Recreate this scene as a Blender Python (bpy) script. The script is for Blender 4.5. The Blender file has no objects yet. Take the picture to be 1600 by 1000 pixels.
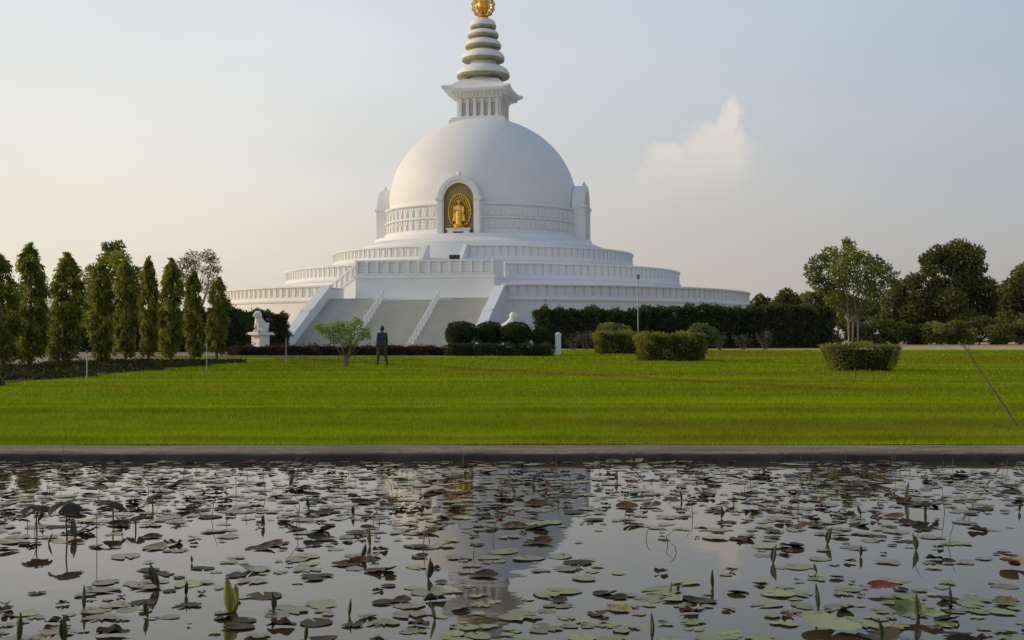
import bpy, bmesh, math, random
import numpy as np
from mathutils import Vector, Matrix, noise as mnoise

R = math.radians
rng = np.random.default_rng(7)
random.seed(7)
sc = bpy.context.scene
col = sc.collection

# ------------------------------------------------------------------ camera
F = 1900.0            # focal length in pixels of the 1600 px wide photograph
HOR = 528.0           # horizon row
CAMZ = 1.2
cam = bpy.data.cameras.new('camera')
cam.sensor_width = 36.0
cam.lens = 36.0 * F / 1600.0
cam.shift_y = (HOR - 500.0) / 1600.0
cam.clip_start = 0.05
cam.clip_end = 6000.0
camo = bpy.data.objects.new('camera', cam)
camo.location = (0, 0, CAMZ)
camo.rotation_euler = (R(90), 0, 0)
col.objects.link(camo)
sc.camera = camo

# ------------------------------------------------------------------ light and sky
SUN_EL = 20.0
SUN_BACK = 9.0        # degrees behind straight left
sv = Vector((-math.cos(R(SUN_BACK)) * math.cos(R(SUN_EL)), math.sin(R(SUN_BACK)) * math.cos(R(SUN_EL)), math.sin(R(SUN_EL))))
sl = bpy.data.lights.new('sun', 'SUN')
sl.energy = 2.0
sl.angle = R(1.5)
sl.color = (1.0, 0.78, 0.47)
so = bpy.data.objects.new('sun', sl)
so.rotation_euler = sv.to_track_quat('Z', 'Y').to_euler()
so.location = (-30, 20, 40)
col.objects.link(so)

world = bpy.data.worlds.new('World')
sc.world = world
world.use_nodes = True


class NT:
    """small helper round a node tree"""
    def __init__(s, tree):
        s.t = tree

    def n(s, kind, **kw):
        nd = s.t.nodes.new(kind)
        for k, v in kw.items():
            if k.startswith('i_'):
                key = k[2:]
                key = int(key) if key.isdigit() else key
                nd.inputs[key].default_value = v
            else:
                setattr(nd, k, v)
        return nd

    def l(s, a, b):
        s.t.links.new(a, b)

    def math(s, op, a, b=None, c=None, clamp=False):
        nd = s.t.nodes.new('ShaderNodeMath')
        nd.operation = op
        nd.use_clamp = clamp
        for i, v in enumerate((a, b, c)):
            if v is None:
                continue
            if isinstance(v, (int, float)):
                nd.inputs[i].default_value = v
            else:
                s.l(v, nd.inputs[i])
        return nd.outputs[0]

    def mix(s, fac, a, b, mode='MIX'):
        nd = s.t.nodes.new('ShaderNodeMix')
        nd.data_type = 'RGBA'
        nd.blend_type = mode
        for i, v in ((0, fac), (6, a), (7, b)):
            if isinstance(v, (int, float)):
                nd.inputs[i].default_value = v
            elif isinstance(v, (tuple, list)):
                nd.inputs[i].default_value = (*v[:3], 1.0)
            else:
                s.l(v, nd.inputs[i])
        return nd.outputs[2]

    def ramp(s, fac, stops):
        nd = s.t.nodes.new('ShaderNodeValToRGB')
        cr = nd.color_ramp
        while len(cr.elements) < len(stops):
            cr.elements.new(0.5)
        for e, (p, c) in zip(cr.elements, stops):
            e.position = p
            e.color = (*c[:3], 1.0) if isinstance(c, (tuple, list)) else (c, c, c, 1.0)
        s.l(fac, nd.inputs[0])
        return nd.outputs[0]

    def smooth(s, v, lo, hi, a=0.0, b=1.0):
        nd = s.t.nodes.new('ShaderNodeMapRange')
        nd.interpolation_type = 'SMOOTHSTEP'
        s.l(v, nd.inputs[0])
        for i, x in enumerate((lo, hi, a, b)):
            nd.inputs[i + 1].default_value = x
        return nd.outputs[0]

    def noise(s, vec, scale, detail=4.0, rough=0.55, dist=0.0, out=0):
        nd = s.t.nodes.new('ShaderNodeTexNoise')
        nd.inputs['Scale'].default_value = scale
        nd.inputs['Detail'].default_value = detail
        nd.inputs['Roughness'].default_value = rough
        nd.inputs['Distortion'].default_value = dist
        if vec is not None:
            s.l(vec, nd.inputs['Vector'])
        return nd.outputs[out]

    def mapv(s, vec, scale=(1, 1, 1), loc=(0, 0, 0)):
        nd = s.t.nodes.new('ShaderNodeMapping')
        nd.inputs['Scale'].default_value = scale
        nd.inputs['Location'].default_value = loc
        s.l(vec, nd.inputs['Vector'])
        return nd.outputs[0]


LOW_SUN, LOW_AWAY, FAR_LOW = (9.3, 8.3, 6.6), (4.6, 4.3, 4.0), (3.0, 3.2, 3.4)
HIGH_SUN, HIGH_AWAY, FAR_HIGH = (8.4, 8.7, 8.7), (4.6, 5.5, 6.9), (2.3, 3.0, 4.2)
ZENITH = (2.3, 3.1, 4.6)


def build_world():
    t = world.node_tree
    t.nodes.clear()
    w = NT(t)
    out = w.n('ShaderNodeOutputWorld')
    bg = w.n('ShaderNodeBackground')
    bg.inputs['Strength'].default_value = 0.105
    w.l(bg.outputs[0], out.inputs[0])
    sky = w.n('ShaderNodeTexSky')
    sky.sky_type = 'NISHITA'
    sky.sun_disc = False
    sky.sun_elevation = R(SUN_EL)
    sky.sun_rotation = R(-90 + SUN_BACK)
    sky.altitude = 100
    sky.air_density = 1.0
    sky.dust_density = 4.0
    sky.ozone_density = 1.0
    tc = w.n('ShaderNodeTexCoord')
    d = tc.outputs['Generated']
    sep = w.n('ShaderNodeSeparateXYZ')
    w.l(d, sep.inputs[0])
    # thin veil of high haze, brightest round the sun and paler than the clear sky above it
    veil = w.noise(w.mapv(d, (1.2, 1.2, 4.0)), 1.6, 5, 0.55)
    veil = w.smooth(veil, 0.25, 0.8, 0.74, 0.90)
    dp = w.n('ShaderNodeVectorMath', operation='DOT_PRODUCT')
    w.l(d, dp.inputs[0])
    dp.inputs[1].default_value = sv
    away = w.smooth(dp.outputs['Value'], 0.62, -0.30)
    far = w.smooth(dp.outputs['Value'], -0.10, -0.90)
    vz = w.smooth(sep.outputs[2], -0.02, 0.30)
    zen = w.smooth(sep.outputs[2], 0.22, 0.85)
    low = w.mix(far, w.mix(away, LOW_SUN, LOW_AWAY), FAR_LOW)
    high = w.mix(far, w.mix(away, HIGH_SUN, HIGH_AWAY), FAR_HIGH)
    vcol = w.mix(zen, w.mix(vz, low, high), ZENITH)
    c = w.mix(veil, sky.outputs[0], vcol)
    # one towering cumulus to the right and its soft body
    def wobble(vec, scale, amp, det):
        wob = w.noise(vec, scale, det, 0.6, out=1)
        sub = w.n('ShaderNodeVectorMath', operation='SUBTRACT')
        w.l(wob, sub.inputs[0])
        sub.inputs[1].default_value = (0.5, 0.5, 0.5)
        ad = w.n('ShaderNodeVectorMath', operation='MULTIPLY_ADD')
        w.l(sub.outputs[0], ad.inputs[0])
        ad.inputs[1].default_value = (amp, amp, amp)
        w.l(vec, ad.inputs[2])
        return ad
    add = wobble(wobble(d, 18.0, 0.030, 2).outputs[0], 75.0, 0.018, 5)

    def blobs(lst, soft):
        best = None
        for px, py, rad in lst:
            v = Vector(((px - 800) / F, 1.0, (HOR - py) / F)).normalized()
            dn = w.n('ShaderNodeVectorMath', operation='DISTANCE')
            w.l(add.outputs[0], dn.inputs[0])
            dn.inputs[1].default_value = v
            m = w.smooth(dn.outputs['Value'], rad / F * (1 - soft), rad / F * (1 + soft), 1.0, 0.0)
            best = m if best is None else w.math('MAXIMUM', best, m)
        return best
    top = blobs([(1140, 164, 12), (1147, 182, 16), (1136, 200, 17), (1116, 216, 22), (1140, 226, 24), (1090, 228, 22), (1110, 262, 55), (1060, 246, 20), (1042, 238, 13), (1034, 258, 24), (1066, 290, 50), (1006, 284, 20), (1020, 314, 44), (992, 320, 26)], 0.5)
    body = blobs([(1150, 330, 150), (1040, 380, 150)], 0.98)
    # crisp sunlit heads whose foot dissolves in the haze
    foot = w.smooth(sep.outputs[2], (HOR - 345) / F, (HOR - 190) / F)
    c = w.mix(w.math('MULTIPLY', body, 0.20), c, (5.9, 5.4, 4.95))
    c = w.mix(w.math('MULTIPLY', w.math('MULTIPLY', top, foot), 0.72), c, (7.6, 7.0, 6.15))
    w.l(c, bg.inputs['Color'])


build_world()
sc.view_settings.view_transform = 'Standard'
sc.view_settings.look = 'None'
sc.view_settings.exposure = 0.0
sc.view_settings.gamma = 1.0
sc.view_settings.use_curve_mapping = False
sc.render.engine = 'CYCLES'
sc.cycles.use_denoising = True
sc.cycles.max_bounces = 8
sc.cycles.transparent_max_bounces = 8

# ------------------------------------------------------------------ helpers


def gz(d):
    t = min(1.0, max(0.0, (d - 58.0) / 50.0))
    return 0.42 * t * t * (3 - 2 * t)


def G(px, d, z=None):
    return Vector(((px - 800.0) / F * d, d, gz(d) if z is None else z))


def ZP(py, d):
    return CAMZ + (HOR - py) / F * d


def lawn_d(py):
    """distance of the ground point seen at row py"""
    d = CAMZ * F / (py - HOR)
    for _ in range(30):
        d = 0.5 * d + 0.5 * (CAMZ - gz(d)) * F / (py - HOR)
    return d


def tag(o, label=None, cat=None, group=None, kind=None):
    if label:
        o['label'] = label
    if cat:
        o['category'] = cat
    if group:
        o['group'] = group
    if kind:
        o['kind'] = kind
    return o


def empty(name, loc=(0, 0, 0), rz=0.0):
    o = bpy.data.objects.new(name, None)
    o.empty_display_size = 0.3
    o.location = loc
    o.rotation_euler = (0, 0, rz)
    col.objects.link(o)
    return o


class MB:
    def __init__(s):
        s.v, s.f = [], []

    def add(s, vs, fs):
        b = len(s.v)
        s.v.extend([tuple(p) for p in vs])
        s.f.extend([tuple(b + i for i in f) for f in fs])
        return s

    def box(s, x0, x1, y0, y1, z0, z1):
        vs = [(x0, y0, z0), (x1, y0, z0), (x1, y1, z0), (x0, y1, z0), (x0, y0, z1), (x1, y0, z1), (x1, y1, z1), (x0, y1, z1)]
        return s.add(vs, [(0, 3, 2, 1), (4, 5, 6, 7), (0, 1, 5, 4), (1, 2, 6, 5), (2, 3, 7, 6), (3, 0, 4, 7)])

    def lathe(s, prof, n=64, a0=0.0, a1=None, caps=True, closed=False):
        """a = 0 faces -Y, positive towards +X"""
        full = a1 is None
        if full:
            a1 = a0 + 2 * math.pi
        m = len(prof)
        k = n if full else n + 1
        vs = []
        for i in range(k):
            a = a0 + (a1 - a0) * i / n
            sa, ca = math.sin(a), math.cos(a)
            for r, z in prof:
                vs.append((r * sa, -r * ca, z))
        fs = []
        mm = m if closed else m - 1
        for i in range(n):
            j = (i + 1) % k
            for q in range(mm):
                q2 = (q + 1) % m
                fs.append((i * m + q, j * m + q, j * m + q2, i * m + q2))
        if not full and caps:
            fs.append(tuple(range(m)))
            fs.append(tuple((k - 1) * m + q for q in reversed(range(m))))
        return s.add(vs, fs)

    def tube(s, pts, rads, n=8, caps=True):
        pts = [Vector(p) for p in pts]
        rings = []
        u = None
        for i, p in enumerate(pts):
            if i == 0:
                t = pts[1] - p
            elif i == len(pts) - 1:
                t = p - pts[i - 1]
            else:
                t = pts[i + 1] - pts[i - 1]
            t.normalize()
            if u is None:
                ref = Vector((0, 0, 1)) if abs(t.z) < 0.9 else Vector((1, 0, 0))
                u = t.cross(ref).normalized()
            else:
                u = (u - t * u.dot(t)).normalized()
            w = t.cross(u)
            rings.append([p + (u * math.cos(2 * math.pi * k / n) + w * math.sin(2 * math.pi * k / n)) * rads[i] for k in range(n)])
        vs = [q for r in rings for q in r]
        fs = []
        for i in range(len(pts) - 1):
            for k in range(n):
                k2 = (k + 1) % n
                fs.append((i * n + k, i * n + k2, (i + 1) * n + k2, (i + 1) * n + k))
        if caps:
            fs.append(tuple(reversed(range(n))))
            fs.append(tuple((len(pts) - 1) * n + k for k in range(n)))
        return s.add(vs, fs)

    def ell(s, c, r, nu=14, nv=9):
        vs, fs = [], []
        for j in range(1, nv):
            th = math.pi * j / nv
            for i in range(nu):
                ph = 2 * math.pi * i / nu
                vs.append((c[0] + r[0] * math.sin(th) * math.cos(ph), c[1] + r[1] * math.sin(th) * math.sin(ph), c[2] + r[2] * math.cos(th)))
        top, bot = len(vs), len(vs) + 1
        vs += [(c[0], c[1], c[2] + r[2]), (c[0], c[1], c[2] - r[2])]
        for j in range(nv - 2):
            for i in range(nu):
                i2 = (i + 1) % nu
                fs.append((j * nu + i, (j + 1) * nu + i, (j + 1) * nu + i2, j * nu + i2))
        for i in range(nu):
            i2 = (i + 1) % nu
            fs.append((top, i, i2))
            fs.append((bot, (nv - 2) * nu + i2, (nv - 2) * nu + i))
        return s.add(vs, fs)

    def caps(s, p0, p1, r0, r1, n=10):
        """tapered capsule"""
        p0, p1 = Vector(p0), Vector(p1)
        t = (p1 - p0).normalized()
        pts, rad = [], []
        for q in (0.0, 0.35, 0.7):
            pts.append(p0 - t * r0 * (1 - q) * 0.98)
            rad.append(max(1e-4, r0 * math.sqrt(max(0, 1 - (1 - q) ** 2 * 0.98))))
        pts.append(p0); rad.append(r0)
        pts.append(p1); rad.append(r1)
        for q in (0.7, 0.35, 0.0):
            pts.append(p1 + t * r1 * (1 - q) * 0.98)
            rad.append(max(1e-4, r1 * math.sqrt(max(0, 1 - (1 - q) ** 2 * 0.98))))
        return s.tube(pts, rad, n)

    def mesh(s, name, mat, smooth=None, recalc=True):
        me = bpy.data.meshes.new(name)
        me.from_pydata(s.v, [], s.f)
        if recalc:
            bm = bmesh.new()
            bm.from_mesh(me)
            bmesh.ops.recalc_face_normals(bm, faces=bm.faces)
            bm.to_mesh(me)
            bm.free()
        if smooth is not None:
            me.shade_smooth()
            me.set_sharp_from_angle(angle=R(smooth))
        if mat is not None:
            me.materials.append(mat)
        me.update()
        return me

    def obj(s, name, mat, parent=None, smooth=None, loc=(0, 0, 0), rz=0.0, bevel=None):
        o = bpy.data.objects.new(name, s.mesh(name, mat, smooth))
        o.location = loc
        o.rotation_euler = (0, 0, rz)
        o.parent = parent
        col.objects.link(o)
        if bevel:
            b = o.modifiers.new('bevel', 'BEVEL')
            b.width = bevel
            b.segments = 2
            b.limit_method = 'ANGLE'
            b.angle_limit = R(40)
        return o


def link(name, me, parent=None, loc=(0, 0, 0), rot=(0, 0, 0), scale=(1, 1, 1)):
    o = bpy.data.objects.new(name, me)
    o.location = loc
    o.rotation_euler = rot
    o.scale = scale
    o.parent = parent
    col.objects.link(o)
    return o


def copy_tree(o, parent=None):
    c = o.copy()
    col.objects.link(c)
    c.parent = parent
    for ch in o.children:
        copy_tree(ch, c)
    return c


def remeshed(mb, name, mat, voxel, parent=None, smooth_iter=4):
    """melt overlapping closed shapes into one continuous surface"""
    me = mb.mesh(name + '_raw', None)
    tmp = bpy.data.objects.new(name + '_raw', me)
    col.objects.link(tmp)
    r = tmp.modifiers.new('remesh', 'REMESH')
    r.mode = 'VOXEL'
    r.voxel_size = voxel
    r.use_smooth_shade = True
    if smooth_iter:
        sm = tmp.modifiers.new('smooth', 'SMOOTH')
        sm.factor = 0.5
        sm.iterations = smooth_iter
    dg = bpy.context.evaluated_depsgraph_get()
    m2 = bpy.data.meshes.new_from_object(tmp.evaluated_get(dg))
    m2.name = name
    m2.materials.clear()
    m2.materials.append(mat)
    bpy.data.objects.remove(tmp)
    bpy.data.meshes.remove(me)
    return link(name, m2, parent)


# ------------------------------------------------------------------ materials
def new_mat(name):
    m = bpy.data.materials.new(name)
    m.use_nodes = True
    t = NT(m.node_tree)
    b = m.node_tree.nodes['Principled BSDF']
    return m, t, b


def plaster(name, c0, c1, rough=0.62, scale=0.35, bump=0.04, streak=0.0, stain=(0.42, 0.41, 0.37)):
    m, t, b = new_mat(name)
    tc = t.n('ShaderNodeTexCoord')
    o = tc.outputs['Object']
    n1 = t.noise(o, scale, 6, 0.6)
    n2 = t.noise(o, scale * 14, 4, 0.6)
    f = t.math('ADD', t.math('MULTIPLY', n1, 0.7), t.math('MULTIPLY', n2, 0.3))
    c = t.mix(t.smooth(f, 0.3, 0.7), c0, c1)
    if streak > 0:
        s1 = t.noise(t.mapv(o, (1.6, 1.6, 0.12)), 1.5, 5, 0.65)
        c = t.mix(t.math('MULTIPLY', t.smooth(s1, 0.52, 0.8), streak), c, stain)
    t.l(c, b.inputs['Base Color'])
    b.inputs['Roughness'].default_value = rough
    bp = t.n('ShaderNodeBump')
    bp.inputs['Strength'].default_value = 0.25
    bp.inputs['Distance'].default_value = bump
    t.l(n2, bp.inputs['Height'])
    t.l(bp.outputs[0], b.inputs['Normal'])
    return m


def simple(name, c, rough=0.5, metal=0.0, var=0.15, scale=6.0):
    m, t, b = new_mat(name)
    tc = t.n('ShaderNodeTexCoord')
    n1 = t.noise(tc.outputs['Object'], scale, 4, 0.6)
    lo = tuple(x * (1 - var) for x in c)
    hi = tuple(min(1, x * (1 + var)) for x in c)
    t.l(t.mix(t.smooth(n1, 0.3, 0.7), lo, hi), b.inputs['Base Color'])
    b.inputs['Roughness'].default_value = rough
    b.inputs['Metallic'].default_value = metal
    return m


def leafmat(name, dark, light, trans=0.35, rough=0.5, third=None):
    m, t, b = new_mat(name)
    at = t.n('ShaderNodeAttribute')
    at.attribute_name = 'rnd'
    stops = [(0.0, dark), (0.75 if third else 1.0, light)]
    if third:
        stops.append((1.0, third))
    c = t.ramp(at.outputs['Fac'], stops)
    t.l(c, b.inputs['Base Color'])
    b.inputs['Roughness'].default_value = rough
    b.inputs['Specular IOR Level'].default_value = 0.12
    tr = t.n('ShaderNodeBsdfTranslucent')
    t.l(t.mix(1.0, c, (1.0, 1.0, 0.55), 'MULTIPLY'), tr.inputs['Color'])
    mx = t.n('ShaderNodeMixShader')
    mx.inputs[0].default_value = trans
    t.l(b.outputs[0], mx.inputs[1])
    t.l(tr.outputs[0], mx.inputs[2])
    t.l(mx.outputs[0], m.node_tree.nodes['Material Output'].inputs[0])
    return m


M = {}
M['white'] = plaster('white_plaster', (0.78, 0.78, 0.77), (0.84, 0.84, 0.83), streak=0.45, stain=(0.60, 0.59, 0.55))
M['dome'] = plaster('dome_plaster', (0.79, 0.79, 0.78), (0.84, 0.84, 0.83), scale=0.2, bump=0.02, streak=0.30, stain=(0.66, 0.66, 0.63))
M['panel'] = plaster('panel_plaster', (0.76, 0.76, 0.74), (0.83, 0.83, 0.81), scale=1.2, streak=0.2, stain=(0.6, 0.59, 0.56))
M['stair'] = plaster('stair_stone', (0.57, 0.57, 0.52), (0.67, 0.66, 0.61), scale=0.6, rough=0.5, streak=0.3, stain=(0.42, 0.42, 0.38))
M['ochre'] = plaster('ochre_lining', (0.36, 0.25, 0.10), (0.44, 0.31, 0.13), scale=0.8)
M['gold'] = simple('gold_leaf', (0.83, 0.52, 0.10), 0.36, 0.85, 0.12, 3.0)
M['goldpaint'] = simple('gold_paint', (0.37, 0.33, 0.21), 0.6, 0.0, 0.25, 1.5)
M['dark'] = simple('dark_board', (0.02, 0.022, 0.025), 0.5)
M['shadowslot'] = simple('slot_shade', (0.46, 0.46, 0.43), 0.8)
M['concrete'] = None
M['bark'] = plaster('bark', (0.10, 0.075, 0.05), (0.19, 0.15, 0.11), rough=0.9, scale=6, bump=0.02)
M['palebark'] = plaster('pale_bark', (0.24, 0.20, 0.14), (0.36, 0.31, 0.23), rough=0.9, scale=6, bump=0.02)
M['twig'] = simple('light_block_dark', (0.018, 0.022, 0.010), 0.95)  # for the added solid cores that block light inside hedges and bushes
M['pole'] = simple('pale_metal', (0.38, 0.37, 0.34), 0.45, 0.3)
M['poledark'] = simple('grey_metal', (0.16, 0.17, 0.18), 0.5, 0.4)
M['ashoka'] = leafmat('ashoka_leaf', (0.100, 0.115, 0.022), (0.480, 0.480, 0.080), 0.46, 0.6)
M['broad'] = leafmat('broad_leaf', (0.080, 0.105, 0.024), (0.370, 0.400, 0.075), 0.44, 0.6)
M['far'] = leafmat('far_leaf', (0.070, 0.084, 0.032), (0.260, 0.275, 0.090), 0.38, 0.65)
M['hedge'] = leafmat('hedge_leaf', (0.085, 0.105, 0.024), (0.360, 0.370, 0.080), 0.42, 0.6)
M['darkhedge'] = leafmat('dark_hedge_leaf', (0.028, 0.042, 0.016), (0.100, 0.128, 0.038), 0.30, 0.65)
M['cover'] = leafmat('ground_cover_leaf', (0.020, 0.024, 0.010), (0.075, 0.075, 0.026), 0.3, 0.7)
M['fresh'] = leafmat('fresh_leaf', (0.13, 0.20, 0.03), (0.36, 0.45, 0.08), 0.45, 0.6)
M['pale'] = leafmat('pale_leaf', (0.10, 0.14, 0.05), (0.22, 0.27, 0.10), 0.3)
M['dry'] = leafmat('dry_leaf', (0.15, 0.12, 0.08), (0.28, 0.25, 0.18), 0.3)
M['flower'] = leafmat('flower_shrub_leaf', (0.03, 0.042, 0.018), (0.09, 0.11, 0.045), 0.3, third=(0.36, 0.36, 0.31))
M['redbed'] = leafmat('red_bedding_leaf', (0.055, 0.032, 0.020), (0.13, 0.075, 0.045), 0.25, third=(0.10, 0.10, 0.03))


def lawn_colour(t, pos):
    """shared by the turf sheet and its blades: mown bands with painted shadows, dry and reddish patches"""
    big = t.noise(t.mapv(pos, (0.05, 0.22, 1)), 1.0, 4, 0.6, 0.3)
    fine = t.noise(t.mapv(pos, (0.5, 1.6, 1)), 1.3, 5, 0.65)
    band = t.noise(t.mapv(pos, (0.012, 0.62, 1), (3.1, 0.4, 0)), 1.0, 3, 0.5)
    band2 = t.noise(t.mapv(pos, (0.05, 2.1, 1), (1.1, 5.4, 0)), 1.0, 3, 0.5)
    c = t.mix(t.smooth(big, 0.35, 0.65), (0.245, 0.345, 0.006), (0.350, 0.440, 0.009))
    c = t.mix(t.math('MULTIPLY', t.smooth(band, 0.42, 0.60), 0.65), c, (0.130, 0.200, 0.005))  # darker bands paint shadows as well as mow marks into the colour
    c = t.mix(t.math('MULTIPLY', t.smooth(band2, 0.50, 0.66), 0.50), c, (0.110, 0.165, 0.006))
    c = t.mix(t.math('MULTIPLY', t.smooth(fine, 0.48, 0.70), 0.55), c, (0.350, 0.370, 0.030))
    dry = t.noise(t.mapv(pos, (0.055, 0.16, 1), (1.7, 2.2, 0)), 1.0, 5, 0.62, 0.5)
    c = t.mix(t.math('MULTIPLY', t.smooth(dry, 0.50, 0.64), 0.62), c, (0.270, 0.165, 0.030))
    # trodden track crossing the lawn
    sx = t.n('ShaderNodeSeparateXYZ')
    t.l(pos, sx.inputs[0])
    wob = t.noise(t.mapv(pos, (0.35, 0.35, 1)), 1.0, 4, 0.6)
    ln = t.math('ADD', t.math('ADD', t.math('MULTIPLY', sx.outputs[0], 0.895), t.math('MULTIPLY', sx.outputs[1], 0.445)), t.math('MULTIPLY', wob, 1.6))
    off = t.math('ABSOLUTE', t.math('SUBTRACT', ln, 20.05))
    trk = t.math('MULTIPLY', t.smooth(off, 0.95, 0.10), t.smooth(fine, 0.30, 0.60, 0.25, 0.85))
    trk = t.math('MULTIPLY', trk, t.smooth(sx.outputs[1], 24.0, 28.0))
    c = t.mix(trk, c, (0.215, 0.130, 0.040))
    return c


def lawn_mat(blades):
    m, t, b = new_mat('grass_blade' if blades else 'lawn_turf')
    g = t.n('ShaderNodeNewGeometry')
    c = lawn_colour(t, g.outputs['Position'])
    b.inputs['Roughness'].default_value = 0.6 if blades else 0.9
    b.inputs['Specular IOR Level'].default_value = 0.06 if blades else 0.0
    if blades:
        at = t.n('ShaderNodeAttribute')
        at.attribute_name = 'rnd'
        c = t.mix(1.0, c, t.ramp(at.outputs['Fac'], [(0, 0.55), (1, 1.40)]), 'MULTIPLY')
        t.l(c, b.inputs['Base Color'])
        tr = t.n('ShaderNodeBsdfTranslucent')
        t.l(c, tr.inputs['Color'])
        mx = t.n('ShaderNodeMixShader')
        mx.inputs[0].default_value = 0.42
        t.l(b.outputs[0], mx.inputs[1])
        t.l(tr.outputs[0], mx.inputs[2])
        t.l(mx.outputs[0], m.node_tree.nodes['Material Output'].inputs[0])
    else:
        sp = t.noise(t.mapv(g.outputs['Position'], (1, 1, 1)), 22.0, 4, 0.7)
        c = t.mix(1.0, c, t.ramp(sp, [(0.25, 0.72), (0.75, 1.2)]), 'MULTIPLY')
        t.l(c, b.inputs['Base Color'])
        bp = t.n('ShaderNodeBump')
        bp.inputs['Strength'].default_value = 0.6
        bp.inputs['Distance'].default_value = 0.05
        t.l(sp, bp.inputs['Height'])
        t.l(bp.outputs[0], b.inputs['Normal'])
    return m


def earth_mat(name, c0, c1, scale=0.5):
    m, t, b = new_mat(name)
    g = t.n('ShaderNodeNewGeometry')
    n1 = t.noise(g.outputs['Position'], scale, 6, 0.65)
    n2 = t.noise(g.outputs['Position'], scale * 30, 3, 0.6)
    f = t.math('ADD', t.math('MULTIPLY', n1, 0.75), t.math('MULTIPLY', n2, 0.25))
    t.l(t.mix(t.smooth(f, 0.32, 0.68), c0, c1), b.inputs['Base Color'])
    b.inputs['Roughness'].default_value = 0.92
    bp = t.n('ShaderNodeBump')
    bp.inputs['Strength'].default_value = 0.4
    bp.inputs['Distance'].default_value = 0.03
    t.l(n2, bp.inputs['Height'])
    t.l(bp.outputs[0], b.inputs['Normal'])
    return m


def concrete_mat():
    m, t, b = new_mat('weathered_concrete')
    g = t.n('ShaderNodeNewGeometry')
    p = g.outputs['Position']
    n1 = t.noise(t.mapv(p, (0.7, 2.2, 3)), 1.2, 6, 0.65)
    n2 = t.noise(p, 9.0, 5, 0.7)
    n3 = t.noise(p, 60.0, 3, 0.6)
    c = t.mix(t.smooth(n1, 0.3, 0.7), (0.105, 0.087, 0.052), (0.285, 0.235, 0.145))
    c = t.mix(t.math('MULTIPLY', t.smooth(n2, 0.46, 0.66), 0.7), c, (0.070, 0.060, 0.036))
    c = t.mix(t.math('MULTIPLY', t.smooth(n3, 0.55, 0.75), 0.25), c, (0.36, 0.34, 0.30))
    t.l(c, b.inputs['Base Color'])
    b.inputs['Roughness'].default_value = 0.85
    bp = t.n('ShaderNodeBump')
    bp.inputs['Strength'].default_value = 0.5
    bp.inputs['Distance'].default_value = 0.012
    t.l(n3, bp.inputs['Height'])
    t.l(bp.outputs[0], b.inputs['Normal'])
    return m


def water_mat():
    m, t, b = new_mat('pond_water')
    g = t.n('ShaderNodeNewGeometry')
    p = g.outputs['Position']
    b.inputs['Base Color'].default_value = (0.062, 0.046, 0.022, 1)
    b.inputs['Roughness'].default_value = 0.015
    b.inputs['IOR'].default_value = 1.333
    b.inputs['Specular IOR Level'].default_value = 0.5
    n1 = t.noise(p, 2.2, 3, 0.5)
    n2 = t.noise(p, 11.0, 2, 0.5)
    h = t.math('ADD', t.math('MULTIPLY', n1, 0.7), t.math('MULTIPLY', n2, 0.06))
    bp = t.n('ShaderNodeBump')
    bp.inputs['Strength'].default_value = 0.3
    bp.inputs['Distance'].default_value = 0.008
    t.l(h, bp.inputs['Height'])
    t.l(bp.outputs[0], b.inputs['Normal'])
    return m


M['concrete'] = concrete_mat()
M['wetwall'] = earth_mat('wet_wall', (0.030, 0.027, 0.020), (0.075, 0.068, 0.052), 3.0)
M['earth'] = earth_mat('dry_earth', (0.44, 0.28, 0.135), (0.60, 0.40, 0.20), 0.35)
M['path'] = earth_mat('paved_path', (0.25, 0.19, 0.15), (0.33, 0.26, 0.21), 0.5)
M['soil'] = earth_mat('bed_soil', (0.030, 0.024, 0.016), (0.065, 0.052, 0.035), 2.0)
M['lawn'] = lawn_mat(False)
M['blade'] = lawn_mat(True)
M['water'] = water_mat()

# ------------------------------------------------------------------ ground, lawn, pond
KB, KF = 13.65, 12.72          # back and front edge of the pond coping
WATER_Z = -0.085


def sheet(name, xs, ys, zf, mat, clip=None):
    vs, fs = [], []
    for y in ys:
        for x in xs:
            vs.append((x, y, zf(x, y)))
    nx = len(xs)
    for j in range(len(ys) - 1):
        for i in range(nx - 1):
            xc, yc = 0.5 * (xs[i] + xs[i + 1]), 0.5 * (ys[j] + ys[j + 1])
            if clip and not clip(xc, yc):
                continue
            fs.append((j * nx + i, j * nx + i + 1, (j + 1) * nx + i + 1, (j + 1) * nx + i))
    me = bpy.data.meshes.new(name)
    me.from_pydata(vs, [], fs)
    me.materials.append(mat)
    me.shade_smooth()
    o = link(name, me)
    o['kind'] = 'structure'
    return o


gy = [KB + 0.02] + [float(v) for v in range(16, 120, 4)] + [130, 160, 220, 320, 500, 900, 1600, 3000]
gx = [-3000, -1200, -500, -200, -100, -60, -40, -20, 0, 20, 40, 60, 100, 200, 500, 1200, 3000]
sheet('ground', gx, gy, lambda x, y: gz(y) - 0.02, M['earth'])


def lawn_back(x):
    """far edge of the lawn"""
    if x < -4.2:
        return 72.5
    if x < -2.5:
        return 72.5 + (x + 4.2) / 1.7 * 8
    return 90.5 if x > 3 else 80.5 + (x + 2.5) / 5.5 * 10


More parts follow.
